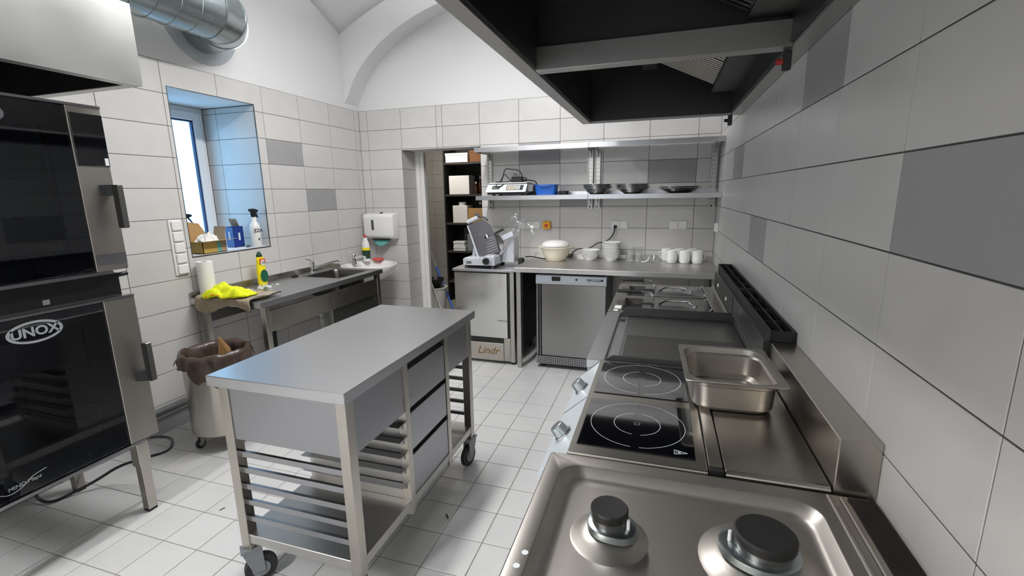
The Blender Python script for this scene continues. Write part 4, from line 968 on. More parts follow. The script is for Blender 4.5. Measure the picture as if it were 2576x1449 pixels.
for i, (y0, y1) in enumerate(((-3.352, -3.078), (-3.030, -2.752))):
    gx0, gx1 = -0.632, -0.348
    g = obj('glass_zone', B().box(gx0, gx1, y0, y1, NZ, NZ+0.0025), 'black_gloss', ih, bevel=0.001)
    cx, cy = (gx0+gx1)/2, (y0+y1)/2+0.004
    for r, gaps in ((0.124, (1.5*PI,)), (0.061, (0.5*PI, 1.5*PI))):
        b = B(); n = 72; ga = 0.09 if r > 0.1 else 0.16
        for k in range(n):
            a0, a1 = 2*PI*k/n, 2*PI*(k+1)/n; am = (a0+a1)/2
            if any(abs((am-gp+PI) % (2*PI)-PI) < ga for gp in gaps): continue
            b.add([(cx+rr*math.cos(a), cy+rr*math.sin(a), NZ+0.0028) for rr, a in ((r-0.0006, a0), (r+0.0006, a0), (r+0.0006, a1), (r-0.0006, a1))], [(0, 1, 2, 3)])
        obj('zone_ring', b, 'print_white', g, fix=False, kind='stuff')
    b = B(); s = 0.008
    for a in ((-s, s, -s*0.8, -s*0.8+0.001), (-s, s, s*0.8-0.001, s*0.8), (-s, -s+0.001, -s*0.8, s*0.8), (s-0.001, s, -s*0.8, s*0.8)): b.box(cx+a[0], cx+a[1], cy+a[2], cy+a[3], NZ+0.0025, NZ+0.0028)
    obj('centre_mark', b, 'print_grey', g, kind='stuff')
    if i == 0:
        tx, ty = gx1-0.036, y0+0.022
        tri = [(tx-0.012, ty-0.010), (tx+0.018, ty), (tx-0.012, ty+0.010)]
        b = B()
        for k in range(3):
            p, q = Vector((*tri[k], NZ+0.0027)), Vector((*tri[(k+1) % 3], NZ+0.0027)); d = (q-p); nn = Vector((-d.y, d.x, 0)).normalized()*0.0006
            b.obox((p+q)/2, d/2, nn, (0, 0, 0.0002))
        b.box(tx-0.008, tx-0.007, ty-0.005, ty+0.005, NZ+0.0025, NZ+0.0028)
        for k in (-1, 0, 1): b.box(tx-0.004, tx+0.003, ty+k*0.003-0.0005, ty+k*0.003+0.0005, NZ+0.0025, NZ+0.0028)
        obj('hot_surface_sign', b, 'print_white', g, kind='stuff')
pn = Vector((-0.068, 0, 0.075)).normalized()
for y in (-3.250, -2.930):
    c = Vector((NX0-0.037, y, NZ-0.038))
    k = obj('knob', B().cyl(c+pn*0.004, c+pn*0.034, 0.024, 0.020, 24), 'knob_clear', ih, smooth=True, bevel=0.002)
    obj('knob_skirt', B().cyl(c+pn*0.0005, c+pn*0.005, 0.028, 0.027, 24), 'chrome', k, smooth=True)
obj('side_channel', B().box(-0.3225, -0.292, NY0+0.022, NY1, NZ-0.03, NZ+0.006), 'steel_warm', ih, bevel=0.002)
obj('channel_cap', B().box(-0.3225, -0.291, NY0+0.004, NY0+0.022, NZ-0.028, NZ+0.005), 'black', ih, bevel=0.002)
# neutral plate with upstand
npl = thing('neutral_plate', 'plain steel plate with raised ledge along the right wall beside the induction hob', 'counter', (-0.15, -3.07, 0.86))
obj('plate', B().prism([(-3.388, 0.876), (-3.388, 0.897), (-3.380, 0.904), (-2.740, 0.904), (-2.740, 0.876)], 'x', -0.288, -0.081), 'steel_warm', npl, bevel=0.002)
obj('ledge', B().box(-0.079, -0.0015, -3.388, -2.740, 0.880, 1.017), 'steel_warm', npl, bevel=0.002)
# deep gastronorm pan
gx, gy, gz = -0.238, -2.945, 0.9065
A_ = 0.03
def rot(ring): return [(gx+(p[0]-gx)*math.cos(A_)-(p[1]-gy)*math.sin(A_), gy+(p[0]-gx)*math.sin(A_)+(p[1]-gy)*math.cos(A_), p[2]) for p in ring]
hx, hy, zt = 0.1325, 0.1625, gz+0.098
pr = [rrect(gx, gy, hx-0.035, hy-0.035, 0.04, gz), rrect(gx, gy, hx-0.024, hy-0.024, 0.048, gz+0.012), rrect(gx, gy, hx-0.020, hy-0.020, 0.05, gz+0.074), rrect(gx, gy, hx-0.014, hy-0.014, 0.055, gz+0.078), rrect(gx, gy, hx-0.012, hy-0.012, 0.055, zt-0.004),
      rrect(gx, gy, hx, hy, 0.016, zt-0.005), rrect(gx, gy, hx+0.001, hy+0.001, 0.016, zt-0.002), rrect(gx, gy, hx, hy, 0.016, zt), rrect(gx, gy, hx-0.013, hy-0.013, 0.055, zt-0.001), rrect(gx, gy, hx-0.0155, hy-0.0155, 0.053, gz+0.080), rrect(gx, gy, hx-0.0215, hy-0.0215, 0.048, gz+0.074),
      rrect(gx, gy, hx-0.0255, hy-0.0255, 0.046, gz+0.014), rrect(gx, gy, hx-0.038, hy-0.038, 0.038, gz+0.002)]
tag(obj('gastronorm_pan', B().loft([rot(r) for r in pr]), 'steel_cooker', smooth=True, fix=False), 'empty deep steel pan standing on the induction hob by the wall', 'pan')
# griddle
GX0, GX1, GY0_, GY1_ = -0.702, -0.004, -2.734, -1.995
gr = thing('griddle', 'half ribbed steel griddle with splash guards between hob and fryer', 'griddle', (-0.35, -2.36, 0))
obj('body', B().box(GX0+0.004, GX1, GY0_+0.002, GY1_-0.002, 0.12, 0.866), 'steel_top', gr, bevel=0.002)
obj('top_rim', B().box(GX0, -0.634, GY0_, GY1_-0.001, 0.866, 0.900).box(-0.634, -0.09, GY0_, GY0_+0.012, 0.866, 0.900), 'steel_top', gr, bevel=0.002)
obj('grease_gutter', B().box(-0.633, -0.590, GY0_+0.013, GY1_-0.016, 0.867, 0.884), 'steel_top', gr)
obj('drain_hole', B().box(-0.628, -0.602, -2.115, -2.070, 0.884, 0.8855), 'black', gr, bevel=0.0005)
pl = obj('cooking_plate', B().box(-0.589, -0.10, GY0_+0.040, GY1_-0.030, 0.867, 0.889), 'steel_griddle', gr, bevel=0.002)
for k in range(15):
    y = -2.640+0.0195*k
    obj('rib', B().prism([(y, 0.889), (y+0.006, 0.8915), (y+0.009, 0.8915), (y+0.015, 0.889)], 'x', -0.575, -0.14), 'steel_griddle', pl)
def guard(poly, axis, lo, hi, label=None): return obj('splash_guard', B().prism(poly, axis, lo, hi), 'steel_dark_shade', gr, bevel=0.001)
guard([(-0.640, 0.884), (-0.605, 0.932), (-0.09, 0.932), (-0.09, 0.884)], 'y', GY1_-0.014, GY1_-0.003)
guard([(-0.636, 0.901), (-0.605, 0.920), (-0.09, 0.920), (-0.09, 0.901)], 'y', GY0_+0.002, GY0_+0.013)
obj('rear_panel', B().box(-0.099, -0.082, GY0_+0.014, GY1_-0.015, 0.889, 1.017), 'steel_dark_shade', gr)
obj('rear_lip', B().box(-0.106, -0.099, GY0_+0.014, GY1_-0.015, 0.932, 0.936), 'steel_polished', gr)
obj('rear_edge', B().box(-0.1005, -0.0845, GY0_+0.014, GY1_-0.003, 1.0172, 1.0195), 'steel_polished', gr)
obj('flue_box', B().box(-0.082, GX1, GY0_+0.002, GY1_-0.002, 0.867, 1.017), 'steel_dark_shade', gr)
def flue_grate(y0, y1, label):
    t = thing('flue_grate', label, 'grate', (-0.043, (y0+y1)/2, 1.0175))
    x0, x1, z0, z1 = -0.084, -0.004, 1.0175, 1.056
    obj('frame', B().box(x0, x0+0.008, y0, y1, z0, z1).box(x1-0.008, x1, y0, y1, z0, z1).box(x0+0.008, x1-0.008, y0, y0+0.010, z0, z1).box(x0+0.008, x1-0.008, y1-0.010, y1, z0, z1), 'black_iron', t, bevel=0.002)
    obj('centre_bar', B().box(-0.048, -0.040, y0+0.010, y1-0.010, z0+0.012, z1-0.002), 'black_iron', t)
    obj('base_plate', B().box(x0+0.008, x1-0.008, y0+0.010, y1-0.010, z0, z0+0.004), 'black', t)
    for k in range(3):
        y = y0+(y1-y0)*(k+1)/4
        obj('cross_bar', B().box(x0+0.008, x1-0.008, y-0.004, y+0.004, z0+0.010, z1-0.010), 'black_iron', t)
flue_grate(-2.728, -2.002, 'long black flue grate behind the griddle')
flue_grate(-1.992, -1.185, 'long black flue grate behind the deep fryer')
# deep fryer
FX0, FY0, FY1 = -0.702, -1.993, -1.180
fr = thing('deep_fryer', 'steel double deep fryer with lids at the far end of the cooking line', 'fryer', (-0.35, -1.58, 0))
obj('body', B().box(FX0+0.004, -0.004, FY0+0.002, FY1-0.002, 0.12, 0.862), 'steel_soft', fr, bevel=0.002)
b = B(); wells = ((-1.935, -1.625), (-1.555, -1.245)); wx0, wx1 = -0.635, -0.165
b.box(FX0, wx0, FY0, FY1, 0.864, 0.898).box(wx1, -0.10, FY0, FY1, 0.864, 0.898)
for y0, y1 in ((FY0, wells[0][0]), (wells[0][1], wells[1][0]), (wells[1][1], FY1)): b.box(wx0, wx1, y0, y1, 0.864, 0.898)
obj('top_plate', b, 'steel_warm', fr)
obj('rear_panel', B().box(-0.10, -0.004, FY0+0.002, FY1-0.002, 0.864, 1.017), 'steel_dark_shade', fr)
obj('rear_lip', B().box(-0.112, -0.10, FY0+0.002, FY1-0.002, 0.898, 0.912), 'steel_polished', fr, bevel=0.002)
obj('rear_edge', B().box(-0.1015, -0.0845, FY0+0.002, FY1-0.002, 1.0172, 1.0195), 'steel_polished', fr)
for y in (-1.77, -1.40): obj('rivet', B().cyl((-0.10, y, 0.955), (-0.106, y, 0.955), 0.013, 0.010, 16), 'chrome', fr, smooth=True)
for y0, y1 in wells:
    obj('well', B().loft([rrect((wx0+wx1)/2, (y0+y1)/2, (wx1-wx0)/2, (y1-y0)/2, 0.01, 0.898), rrect((wx0+wx1)/2, (y0+y1)/2, (wx1-wx0)/2-0.01, (y1-y0)/2-0.01, 0.03, 0.885), rrect((wx0+wx1)/2, (y0+y1)/2, (wx1-wx0)/2-0.02, (y1-y0)/2-0.02, 0.03, 0.866)], False), 'steel_dark', fr, smooth=True, fix=False)
    ym = (y0+y1)/2
    ld = obj('lid', B().loft([rrect(-0.355, ym, 0.175, (y1-y0)/2-0.010, 0.012, 0.890), rrect(-0.355, ym, 0.175, (y1-y0)/2-0.010, 0.012, 0.901), rrect(-0.355, ym, 0.168, (y1-y0)/2-0.017, 0.012, 0.905)]), 'steel_griddle', fr, smooth=True)
    obj('lid_handle', B().tube([(-0.445, ym-0.012, 0.906), (-0.415, ym+0.012, 0.918), (-0.40, ym+0.022, 0.924), (-0.29, ym+0.022, 0.924), (-0.275, ym+0.012, 0.918), (-0.248, ym-0.012, 0.906)], 0.0055, 10, 1), 'chrome', ld, smooth=True)
    for yy in (y0+0.035, y1-0.035): obj('lid_hinge', B().prism([(-0.195, 0.900), (-0.165, 0.900), (-0.180, 0.925)], 'y', yy-0.012, yy+0.012), 'chrome', ld)
    bk = obj('basket_handle', B().tube([(-0.545, y1+0.020, 0.934), (-0.49, y1+0.015, 0.932), (-0.47, ym+0.07, 0.915), (-0.47, ym, 0.905)], 0.004, 8, 1), 'chrome', fr, smooth=True)
    obj('grip', B().cyl((-0.685, y1+0.022, 0.935), (-0.545, y1+0.020, 0.935), 0.011, 0.011, 14), 'black', bk, smooth=True)
    obj('basket_hook', B().tube([(-0.545, ym+0.005, 0.906), (-0.48, ym, 0.910), (-0.475, ym-0.02, 0.910), (-0.475, ym-0.07, 0.906)], 0.005, 8), 'black', bk, smooth=True)
obj('data_sticker', B().box(-0.675, -0.640, -1.90, -1.83, 0.898, 0.8988), 'print_white', fr)
obj('small_sticker', B().box(-0.675, -0.652, -1.955, -1.925, 0.898, 0.8988), 'print_white', fr)
# ------------------------------------------------------------------ worktop along the back wall
KX0, KX1, KY, KZ = -1.628, -0.002, -0.715, 0.908
kt = thing('worktop', 'long steel worktop with crockery along the back wall', 'counter', (-0.8, -0.36, 0))
obj('tabletop', B().box(KX0, KX1, KY, -0.002, KZ-0.040, KZ), 'steel_worktop', kt, bevel=0.002)
obj('upstand', B().box(KX0, -1.415, -0.016, -0.002, KZ, KZ+0.038).box(-1.40, KX1, -0.016, -0.002, KZ, KZ+0.038), 'steel_soft', kt, bevel=0.001)
for x in (KX0+0.012, KX1-0.06):
    for y in (KY+0.03, -0.08):
        obj('leg', B().box(x, x+0.04, y, y+0.04, 0, KZ-0.04), 'steel_soft', kt, bevel=0.002)
obj('side_panel', B().box(KX0+0.054, KX0+0.060, KY+0.06, -0.08, 0.16, KZ-0.041), 'steel_dark_shade', kt)
# undercounter fridge
RX0, RX1, RYF = -1.456, -0.856, -0.625
fg = thing('undercounter_fridge', 'small grey undercounter refrigerator with white control panel below the worktop', 'refrigerator', (-1.156, -0.35, 0))
obj('cabinet', B().box(RX0, RX1, RYF+0.03, -0.06, 0.03, 0.838), 'dark_grey', fg, bevel=0.003)
obj('control_panel', B().prism([(RYF+0.03, 0.772), (RYF-0.004, 0.772), (RYF-0.006, 0.785), (RYF+0.002, 0.836), (RYF+0.03, 0.838)], 'x', RX0, RX1), 'fridge_panel', fg, bevel=0.002)
obj('display', B().box(RX0+0.140, RX0+0.215, RYF-0.006, RYF, 0.788, 0.826), 'black', fg, bevel=0.002)
obj('lock', B().cyl((RX0+0.352, RYF-0.004, 0.806), (RX0+0.352, RYF+0.01, 0.806), 0.010, 0.010, 16), 'print_dark', fg)
text('brand_text', 'TEFCOLD', 0.028, 'print_dark', fg, (RX0+0.495, RYF-0.0042, 0.804), (1, 0, 0), (0, 0.13, 1), weight=0.0006)
obj('emblem', B().cyl((RX0+0.565, RYF-0.0055, 0.806), (RX0+0.565, RYF+0.002, 0.806), 0.010, 0.010, 18), 'print_dark', fg)
obj('panel_lip', B().box(RX0+0.0, RX1, RYF-0.004, RYF+0.03, 0.762, 0.771), 'white_plastic', fg)
obj('door', B().box(RX0+0.052, RX1-0.002, RYF-0.008, RYF+0.028, 0.120, 0.760), 'steel_griddle', fg, bevel=0.003)
obj('door_grip', B().box(RX0+0.004, RX0+0.022, RYF-0.008, RYF+0.028, 0.118, 0.760), 'steel', fg, bevel=0.003)
obj('grip_recess', B().box(RX0+0.022, RX0+0.050, RYF+0.012, RYF+0.028, 0.118, 0.760), 'black', fg)
obj('grip_edge', B().box(RX0+0.034, RX0+0.040, RYF-0.004, RYF+0.011, 0.120, 0.758), 'steel', fg)
pk = obj('kick_plate', B().box(RX0+0.002, RX1-0.002, RYF-0.004, RYF+0.02, 0.040, 0.112), 'steel', fg)
b = B()
for i in range(30):
    for k in range(4):
        x, z = RX0+0.022+0.0192*i+(0.0), 0.052+0.0155*k
        b.add([(x+0.0052*math.cos(a), RYF-0.0045, z+0.0052*math.sin(a)) for a in [2*PI*q/8 for q in range(8)]], [tuple(range(8))])
obj('vent_holes', b, 'black', pk, kind='stuff', fix=False)
for x in (RX0+0.05, RX1-0.05): obj('foot', B().cyl((x, RYF+0.05, 0), (x, RYF+0.05, 0.03), 0.018), 'black', fg, smooth=True)
for x in (RX0+0.05, RX1-0.05): obj('foot', B().cyl((x, -0.12, 0), (x, -0.12, 0.03), 0.018), 'black', fg, smooth=True)
# beverage cooler under the slicer
LX0, LX1, LYF, LZ = -2.222, -1.650, -0.640, 0.872
lc = thing('beverage_cooler', 'tall mirror steel beverage cooler cabinet standing left of the worktop', 'cooler', (-1.93, -0.33, 0))
obj('cabinet', B().box(LX0+0.004, LX1-0.004, LYF+0.035, -0.02, 0.03, LZ-0.020), 'steel_dark', lc)
obj('top', B().box(LX0-0.006, LX1+0.002, LYF-0.012, -0.015, LZ-0.022, LZ), 'steel_top', lc, bevel=0.002)
obj('corner_post', B().box(LX1-0.040, LX1, LYF, LYF+0.045, 0.022, LZ-0.023), 'steel_soft', lc, bevel=0.002)
obj('gasket', B().box(LX1-0.062, LX1-0.041, LYF+0.008, LYF+0.034, 0.25, LZ-0.03), 'black', lc)
dr = obj('door', B().box(LX0+0.006, LX1-0.064, LYF-0.002, LYF+0.030, 0.245, LZ-0.034), 'steel_polished', lc, bevel=0.003)
obj('door_clip', B().prism([(LX1-0.165, 0.405), (LX1-0.135, 0.418), (LX1-0.066, 0.414), (LX1-0.066, 0.405), (LX1-0.13, 0.403)], 'y', LYF-0.012, LYF-0.002), 'steel', dr)
obj('door_edge', B().box(LX0+0.006, LX1-0.064, LYF-0.002, LYF+0.030, LZ-0.033, LZ-0.027), 'black', lc)
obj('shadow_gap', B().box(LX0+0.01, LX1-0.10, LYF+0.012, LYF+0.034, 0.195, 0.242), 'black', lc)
obj('kick_panel', B().box(LX0+0.006, LX1-0.105, LYF-0.002, LYF+0.02, 0.028, 0.195), 'steel_warm', lc, bevel=0.002)
obj('side_strip', B().box(LX1-0.104, LX1-0.042, LYF+0.002, LYF+0.03, 0.028, 0.243), 'steel_warm', lc, bevel=0.002)
text('brand_text', 'Lindr', 0.098, 'print_gold', lc, (LX0+0.312, LYF-0.0024, 0.118), (1, 0, 0), (0, 0, 1), shear=0.35, weight=0.0008)
for x in (LX0+0.04, LX1-0.03):
    for y in (LYF+0.03, -0.07): obj('foot', B().cyl((x, y, 0), (x, y, 0.03), 0.018), 'black', lc, smooth=True)
# ------------------------------------------------------------------ meat slicer
S0 = Vector((-1.955, -0.40, LZ)); SZ0 = LZ
sl = thing('meat_slicer', 'aluminium meat slicer with tilted carriage standing on the beverage cooler', 'slicer', tuple(S0))
obj('base', B().prism([(-2.150, SZ0+0.022), (-1.845, SZ0+0.022), (-1.845, SZ0+0.098), (-1.862, SZ0+0.112), (-1.935, SZ0+0.112), (-1.955, SZ0+0.090), (-2.130, SZ0+0.090), (-2.150, SZ0+0.078)], 'y', -0.585, -0.26), 'slicer_alu', sl, bevel=0.006, seg=2)
obj('base_skirt', B().box(-2.135, -1.852, -0.575, -0.27, SZ0+0.012, SZ0+0.0215), 'black', sl)
for x in (-2.12, -1.87):
    for y in (-0.565, -0.29): obj('foot', B().lathe([(0.022, 0), (0.016, 0.014)], (x, y, SZ0), 14), 'black', sl, smooth=True)
obj('name_plate', B().box(-2.115, -2.065, -0.5865, -0.585, SZ0+0.036, SZ0+0.060), 'galvanised', sl)
kn = obj('thickness_collar', B().cyl((-1.905, -0.585, SZ0+0.068), (-1.905, -0.602, SZ0+0.068), 0.036, 0.034, 24), 'slicer_alu', sl, smooth=True)
b = B(); n = 48
b.loft([[(-1.915+(0.029+0.003*math.cos(10*2*PI*i/n))*math.cos(2*PI*i/n), y, SZ0+0.066+(0.029+0.003*math.cos(10*2*PI*i/n))*math.sin(2*PI*i/n)) for i in range(n)] for y in (-0.602, -0.628)])
obj('thickness_knob', b, 'black', kn, smooth=True)
obj('motor_tower', B().prism([(-1.790, SZ0+0.03), (-1.720, SZ0+0.03), (-1.718, SZ0+0.26), (-1.760, SZ0+0.245), (-1.800, SZ0+0.16), (-1.835, SZ0+0.10), (-1.845, SZ0+0.03)], 'y', -0.40, -0.24), 'slicer_alu', sl, bevel=0.008, seg=2)
# tilted carriage plate: lies in a plane leaning back
pu = Vector((-0.36, 0.0, 0.93)).normalized(); pr_ = Vector((0.93, 0.10, 0.36)).normalized(); pn_ = pr_.cross(pu).normalized()
pc = Vector((-1.985, -0.47, SZ0+0.255))
def pp(a, h, d=0.0): return pc+pr_*a+pu*h+pn_*d
out = [(-0.105, -0.165), (0.095, -0.165), (0.110, -0.04), (0.100, 0.09), (0.060, 0.165), (-0.09, 0.165)]
obj('carriage_plate', B().loft([[pp(a, h, -0.006) for a, h in out], [pp(a, h, 0.006) for a, h in out]]), 'slicer_plate', sl, bevel=0.002)
obj('plate_edge', B().loft([[pp(a, h, -0.010) for a, h in ((-0.118, -0.155), (-0.104, -0.165), (-0.090, 0.165), (-0.104, 0.160))], [pp(a, h, 0.012) for a, h in ((-0.118, -0.155), (-0.104, -0.165), (-0.090, 0.165), (-0.104, 0.160))]]), 'slicer_alu', sl)
for k in range(6): obj('plate_groove', B().tube([pp(-0.02+0.006*k, -0.13+0.022*k, 0.0065), pp(0.092, -0.13+0.022*k, 0.0065)], 0.0016, 5), 'slicer_alu', sl)
obj('plate_knob', B().cyl(pp(0.03, 0.0, 0.006), pp(0.03, 0.0, 0.04), 0.012, 0.010, 14), 'black', sl, smooth=True)
obj('knob_tip', B().obox(pp(0.045, 0.005, 0.03), pr_*0.006, pu*0.018, pn_*0.006), 'white_plastic', sl)
obj('pusher_handle', B().tube([pp(-0.085, 0.19, 0.01), pp(0.025, 0.195, 0.01)], 0.019, 14), 'slicer_alu', sl, smooth=True)
obj('handle_bracket', B().tube([pp(0.01, 0.235, 0), pp(0.03, 0.205, 0), pp(0.075, 0.175, -0.004), pp(0.095, 0.135, -0.008)], [0.010, 0.018, 0.016, 0.010], 12, 1), 'dark_grey', sl, smooth=True)
obj('carriage_support', B().prism([(-2.135, SZ0+0.09), (-2.055, SZ0+0.09), (-2.105, SZ0+0.235)], 'y', -0.40, -0.37), 'slicer_alu', sl, bevel=0.003)
obj('blade_disc', B().cyl((-1.885, -0.445, SZ0+0.20), (-1.880, -0.435, SZ0+0.202), 0.105, 0.105, 40), 'steel_polished', sl, smooth=True)
obj('blade_cover', B().obox((-1.80, -0.42, SZ0+0.262), (0.085, 0.01, 0.038), (0.0, 0.030, 0.0), (-0.008, 0, 0.022)), 'slicer_alu', sl, bevel=0.004)
obj('meat_grip', B().obox((-1.845, -0.43, SZ0+0.318), (0.036, 0.004, 0.018), (0, 0.012, 0), (-0.004, 0, 0.009)), 'black', sl, bevel=0.003)
tag(obj('plug_adapter', B().box(-1.703, -1.655, -0.34, -0.28, LZ+0.0005, LZ+0.062), 'black', bevel=0.008), 'black plug block right behind the meat slicer', 'plug')
tag(obj('slicer_cable', B().tube([(-1.640, -0.30, 0.945), (-1.59, -0.26, 0.944), (-1.54, -0.22, 0.925), (-1.49, -0.20, 0.916), (-1.44, -0.185, 0.9145), (-1.42, -0.14, 0.92), (-1.41, -0.12, 0.9145)], 0.005, 8, 1), 'black', smooth=True), 'black cable running from the slicer to the mixing bowl', 'cable')
def film(u, v):
    # a bag draped over the slicer top, its open end pointing right
    x = -1.815+0.25*u; w = 0.03+0.055*math.sin(PI*min(1.0, u*0.9+0.1))
    base = SZ0+0.30+0.10*math.sin(PI*u)**0.8-0.06*u
    z = base+(v-0.45)*(0.16+0.05*math.sin(u*7))*(1-0.35*u)+0.022*nz3((u*5, v*5, 1.0), 1.0)
    y = -0.36+0.05*math.sin(v*5+u*3)*w*8+0.03*nz3((u*6, v*6, 4.0), 1.0)
    return (x+0.04*v+0.012*nz3((u*7, v*7, 9.0), 1.0), y, z)
tag(obj('plastic_bag', B().grid(film, 30, 22), 'clear_film', smooth='all'), 'crumpled clear plastic bag lying on the meat slicer', 'bag')

# ------------------------------------------------------------------ wall shelves
def shelf_rack(x0, x1, ups, label):
    t = thing('wall_shelf', label, 'shelf', ((x0+x1)/2, 0, 1.375))
    for z, h, back in ((1.935, 0.040, 0.0), (1.505, 0.038, 0.03)):
        b = B().box(x0, x1, -0.350, -0.016, z-0.004, z).box(x0, x1, -0.354, -0.350, z-h, z).box(x0, x0+0.003, -0.350, -0.016, z-h, z-0.004).box(x1-0.003, x1, -0.350, -0.016, z-h, z-0.004)
        if back: b.box(x0, x1, -0.020, -0.016, z, z+back)
        obj('shelf_board', b, 'steel_top', t)
    for ux in ups:
        u = obj('upright', B().box(ux, ux+0.048, -0.015, -0.001, 1.374, 1.905).box(ux, ux+0.004, -0.030, -0.015, 1.374, 1.905).box(ux+0.044, ux+0.048, -0.030, -0.015, 1.374, 1.905), 'steel_soft', t)
        b = B()
        for k in range(14):
            for dx in (0.012, 0.034): b.box(ux+dx, ux+dx+0.003, -0.0156, -0.0150, 1.405+0.036*k, 1.405+0.036*k+0.016)
        obj('slots', b, 'black', u, kind='stuff')
        obj('bolt', B().cyl((ux+0.024, -0.015, 1.392), (ux+0.024, -0.020, 1.392), 0.008, 0.008, 12), 'black', u)
        for z in (1.930, 1.500):
            obj('bracket', B().prism([(-0.016, z-0.001), (-0.30, z-0.001), (-0.30, z-0.020), (-0.07, z-0.042), (-0.04, z-0.085), (-0.016, z-0.085)], 'x', ux+0.021, ux+0.027), 'steel_soft', u)
shelf_rack(-2.100, -1.062, (-2.098, -1.114), 'two tier steel wall shelf bay nearer to the doorway')
shelf_rack(-1.058, -0.003, (-1.048, -0.066), 'two tier steel wall shelf bay in the corner by the right wall')
ZS = 1.5055
# shop scale
sc = thing('shop_scale', 'white shop scale with keypad on the left end of the lower wall shelf', 'scale', (-1.81, -0.19, ZS))
ax0, ax1, ayf, ayb = -2.010, -1.625, -0.335, -0.075
obj('lower_housing', B().box(ax0+0.01, ax1+0.03, ayf+0.02, ayb, ZS+0.012, ZS+0.035), 'black', sc, bevel=0.004)
obj('housing', B().prism([(ayf, ZS+0.030), (ayf+0.006, ZS+0.040), (ayf+0.075, ZS+0.105), (ayb, ZS+0.105), (ayb, ZS+0.030)], 'x', ax0, ax1), 'scale_body', sc, bevel=0.004)
obj('side_housing', B().prism([(ayf+0.06, ZS+0.03), (ayf+0.09, ZS+0.100), (ayb, ZS+0.100), (ayb, ZS+0.03)], 'x', ax1, ax1+0.055), 'dark_grey', sc, bevel=0.006)
obj('weighing_plate', B().box(ax0+0.012, ax1-0.002, ayf+0.060, ayb, ZS+0.108, ZS+0.118), 'scale_body', sc, bevel=0.003)
fn = Vector((0, -0.065, 0.069)).normalized(); fu = Vector((0, 0.069, 0.065)).normalized()
def face(x, t_): return Vector((x, ayf+0.006, ZS+0.040))+fu*t_
def key(x0, x1, t0, t1, m, name='key', par=None):
    c = (face(x0, t0)+face(x1, t1))/2
    return obj(name, B().obox(c+fn*0.0015, ((x1-x0)/2, 0, 0), fu*((t1-t0)/2), fn*0.0015), m, par or sc)
key(ax0+0.055, ax0+0.130, 0.024, 0.070, 'lcd', 'display')
kp = key(ax0+0.195, ax1-0.030, 0.012, 0.074, 'dark_grey', 'keypad')
for i in range(9):
    for k in range(3):
        x = ax0+0.203+0.0158*i
        c = face(x+0.006, 0.022+0.0185*k)+fn*0.0038
        obj('key', B().obox(c, (0.0052, 0, 0), fu*0.0075, fn*0.0012), 'cream_plastic' if i < 5 else ('white_plastic' if i < 8 else 'dark_green'), kp)
for x in (ax0+0.07, ax1-0.04):
    for y in (ayf+0.04, ayb-0.03): obj('foot', B().lathe([(0.020, 0), (0.012, 0.0125)], (x, y, ZS), 12), 'black', sc)
ad = thing('power_adapter', 'black power adapter with tangled cable on top of the shop scale', 'adapter', (-1.74, -0.17, ZS+0.1185))
za = ZS+0.1185
obj('brick', B().box(-1.795, -1.685, -0.22, -0.15, za, za+0.052), 'black', ad, bevel=0.008)
obj('plug', B().cyl((-1.685, -0.185, za+0.03), (-1.655, -0.185, za+0.022), 0.018), 'black', ad, smooth=True)
obj('cable', B().tube([(-1.70, -0.18, za+0.04), (-1.705, -0.18, za+0.085), (-1.735, -0.18, za+0.115), (-1.80, -0.185, za+0.118), (-1.84, -0.19, za+0.130), (-1.868, -0.19, za+0.115), (-1.875, -0.20, za+0.07), (-1.895, -0.20, za+0.03), (-1.905, -0.23, za+0.006), (-1.93, -0.28, za-0.030), (-1.90, -0.305, za-0.045), (-1.86, -0.29, za-0.030), (-1.85, -0.25, za+0.006), (-1.92, -0.22, za+0.006), (-1.95, -0.21, za+0.010)], 0.0045, 8, 2), 'black', ad, smooth=True)
obj('cable_loop', B().tube([(-1.80, -0.19, za+0.010), (-1.83, -0.20, za+0.045), (-1.868, -0.20, za+0.085), (-1.88, -0.20, za+0.05), (-1.90, -0.20, za+0.008), (-1.86, -0.20, za+0.005), (-1.80, -0.20, za+0.012)], 0.0045, 8, 2), 'black', ad, smooth=True)
obj('cable_tail', B().tube([(-1.66, -0.185, za+0.02), (-1.625, -0.14, za+0.018), (-1.600, -0.09, za+0.012), (-1.590, -0.062, za-0.01), (-1.590, -0.050, ZS+0.05), (-1.590, -0.045, ZS+0.006)], 0.0045, 8, 2), 'black', ad, smooth=True)
obj('small_loop', B().tube([(-1.775, -0.185, za+0.05), (-1.775, -0.185, za+0.075), (-1.760, -0.185, za+0.082), (-1.740, -0.185, za+0.05)], 0.004, 8, 2), 'black', ad, smooth=True)
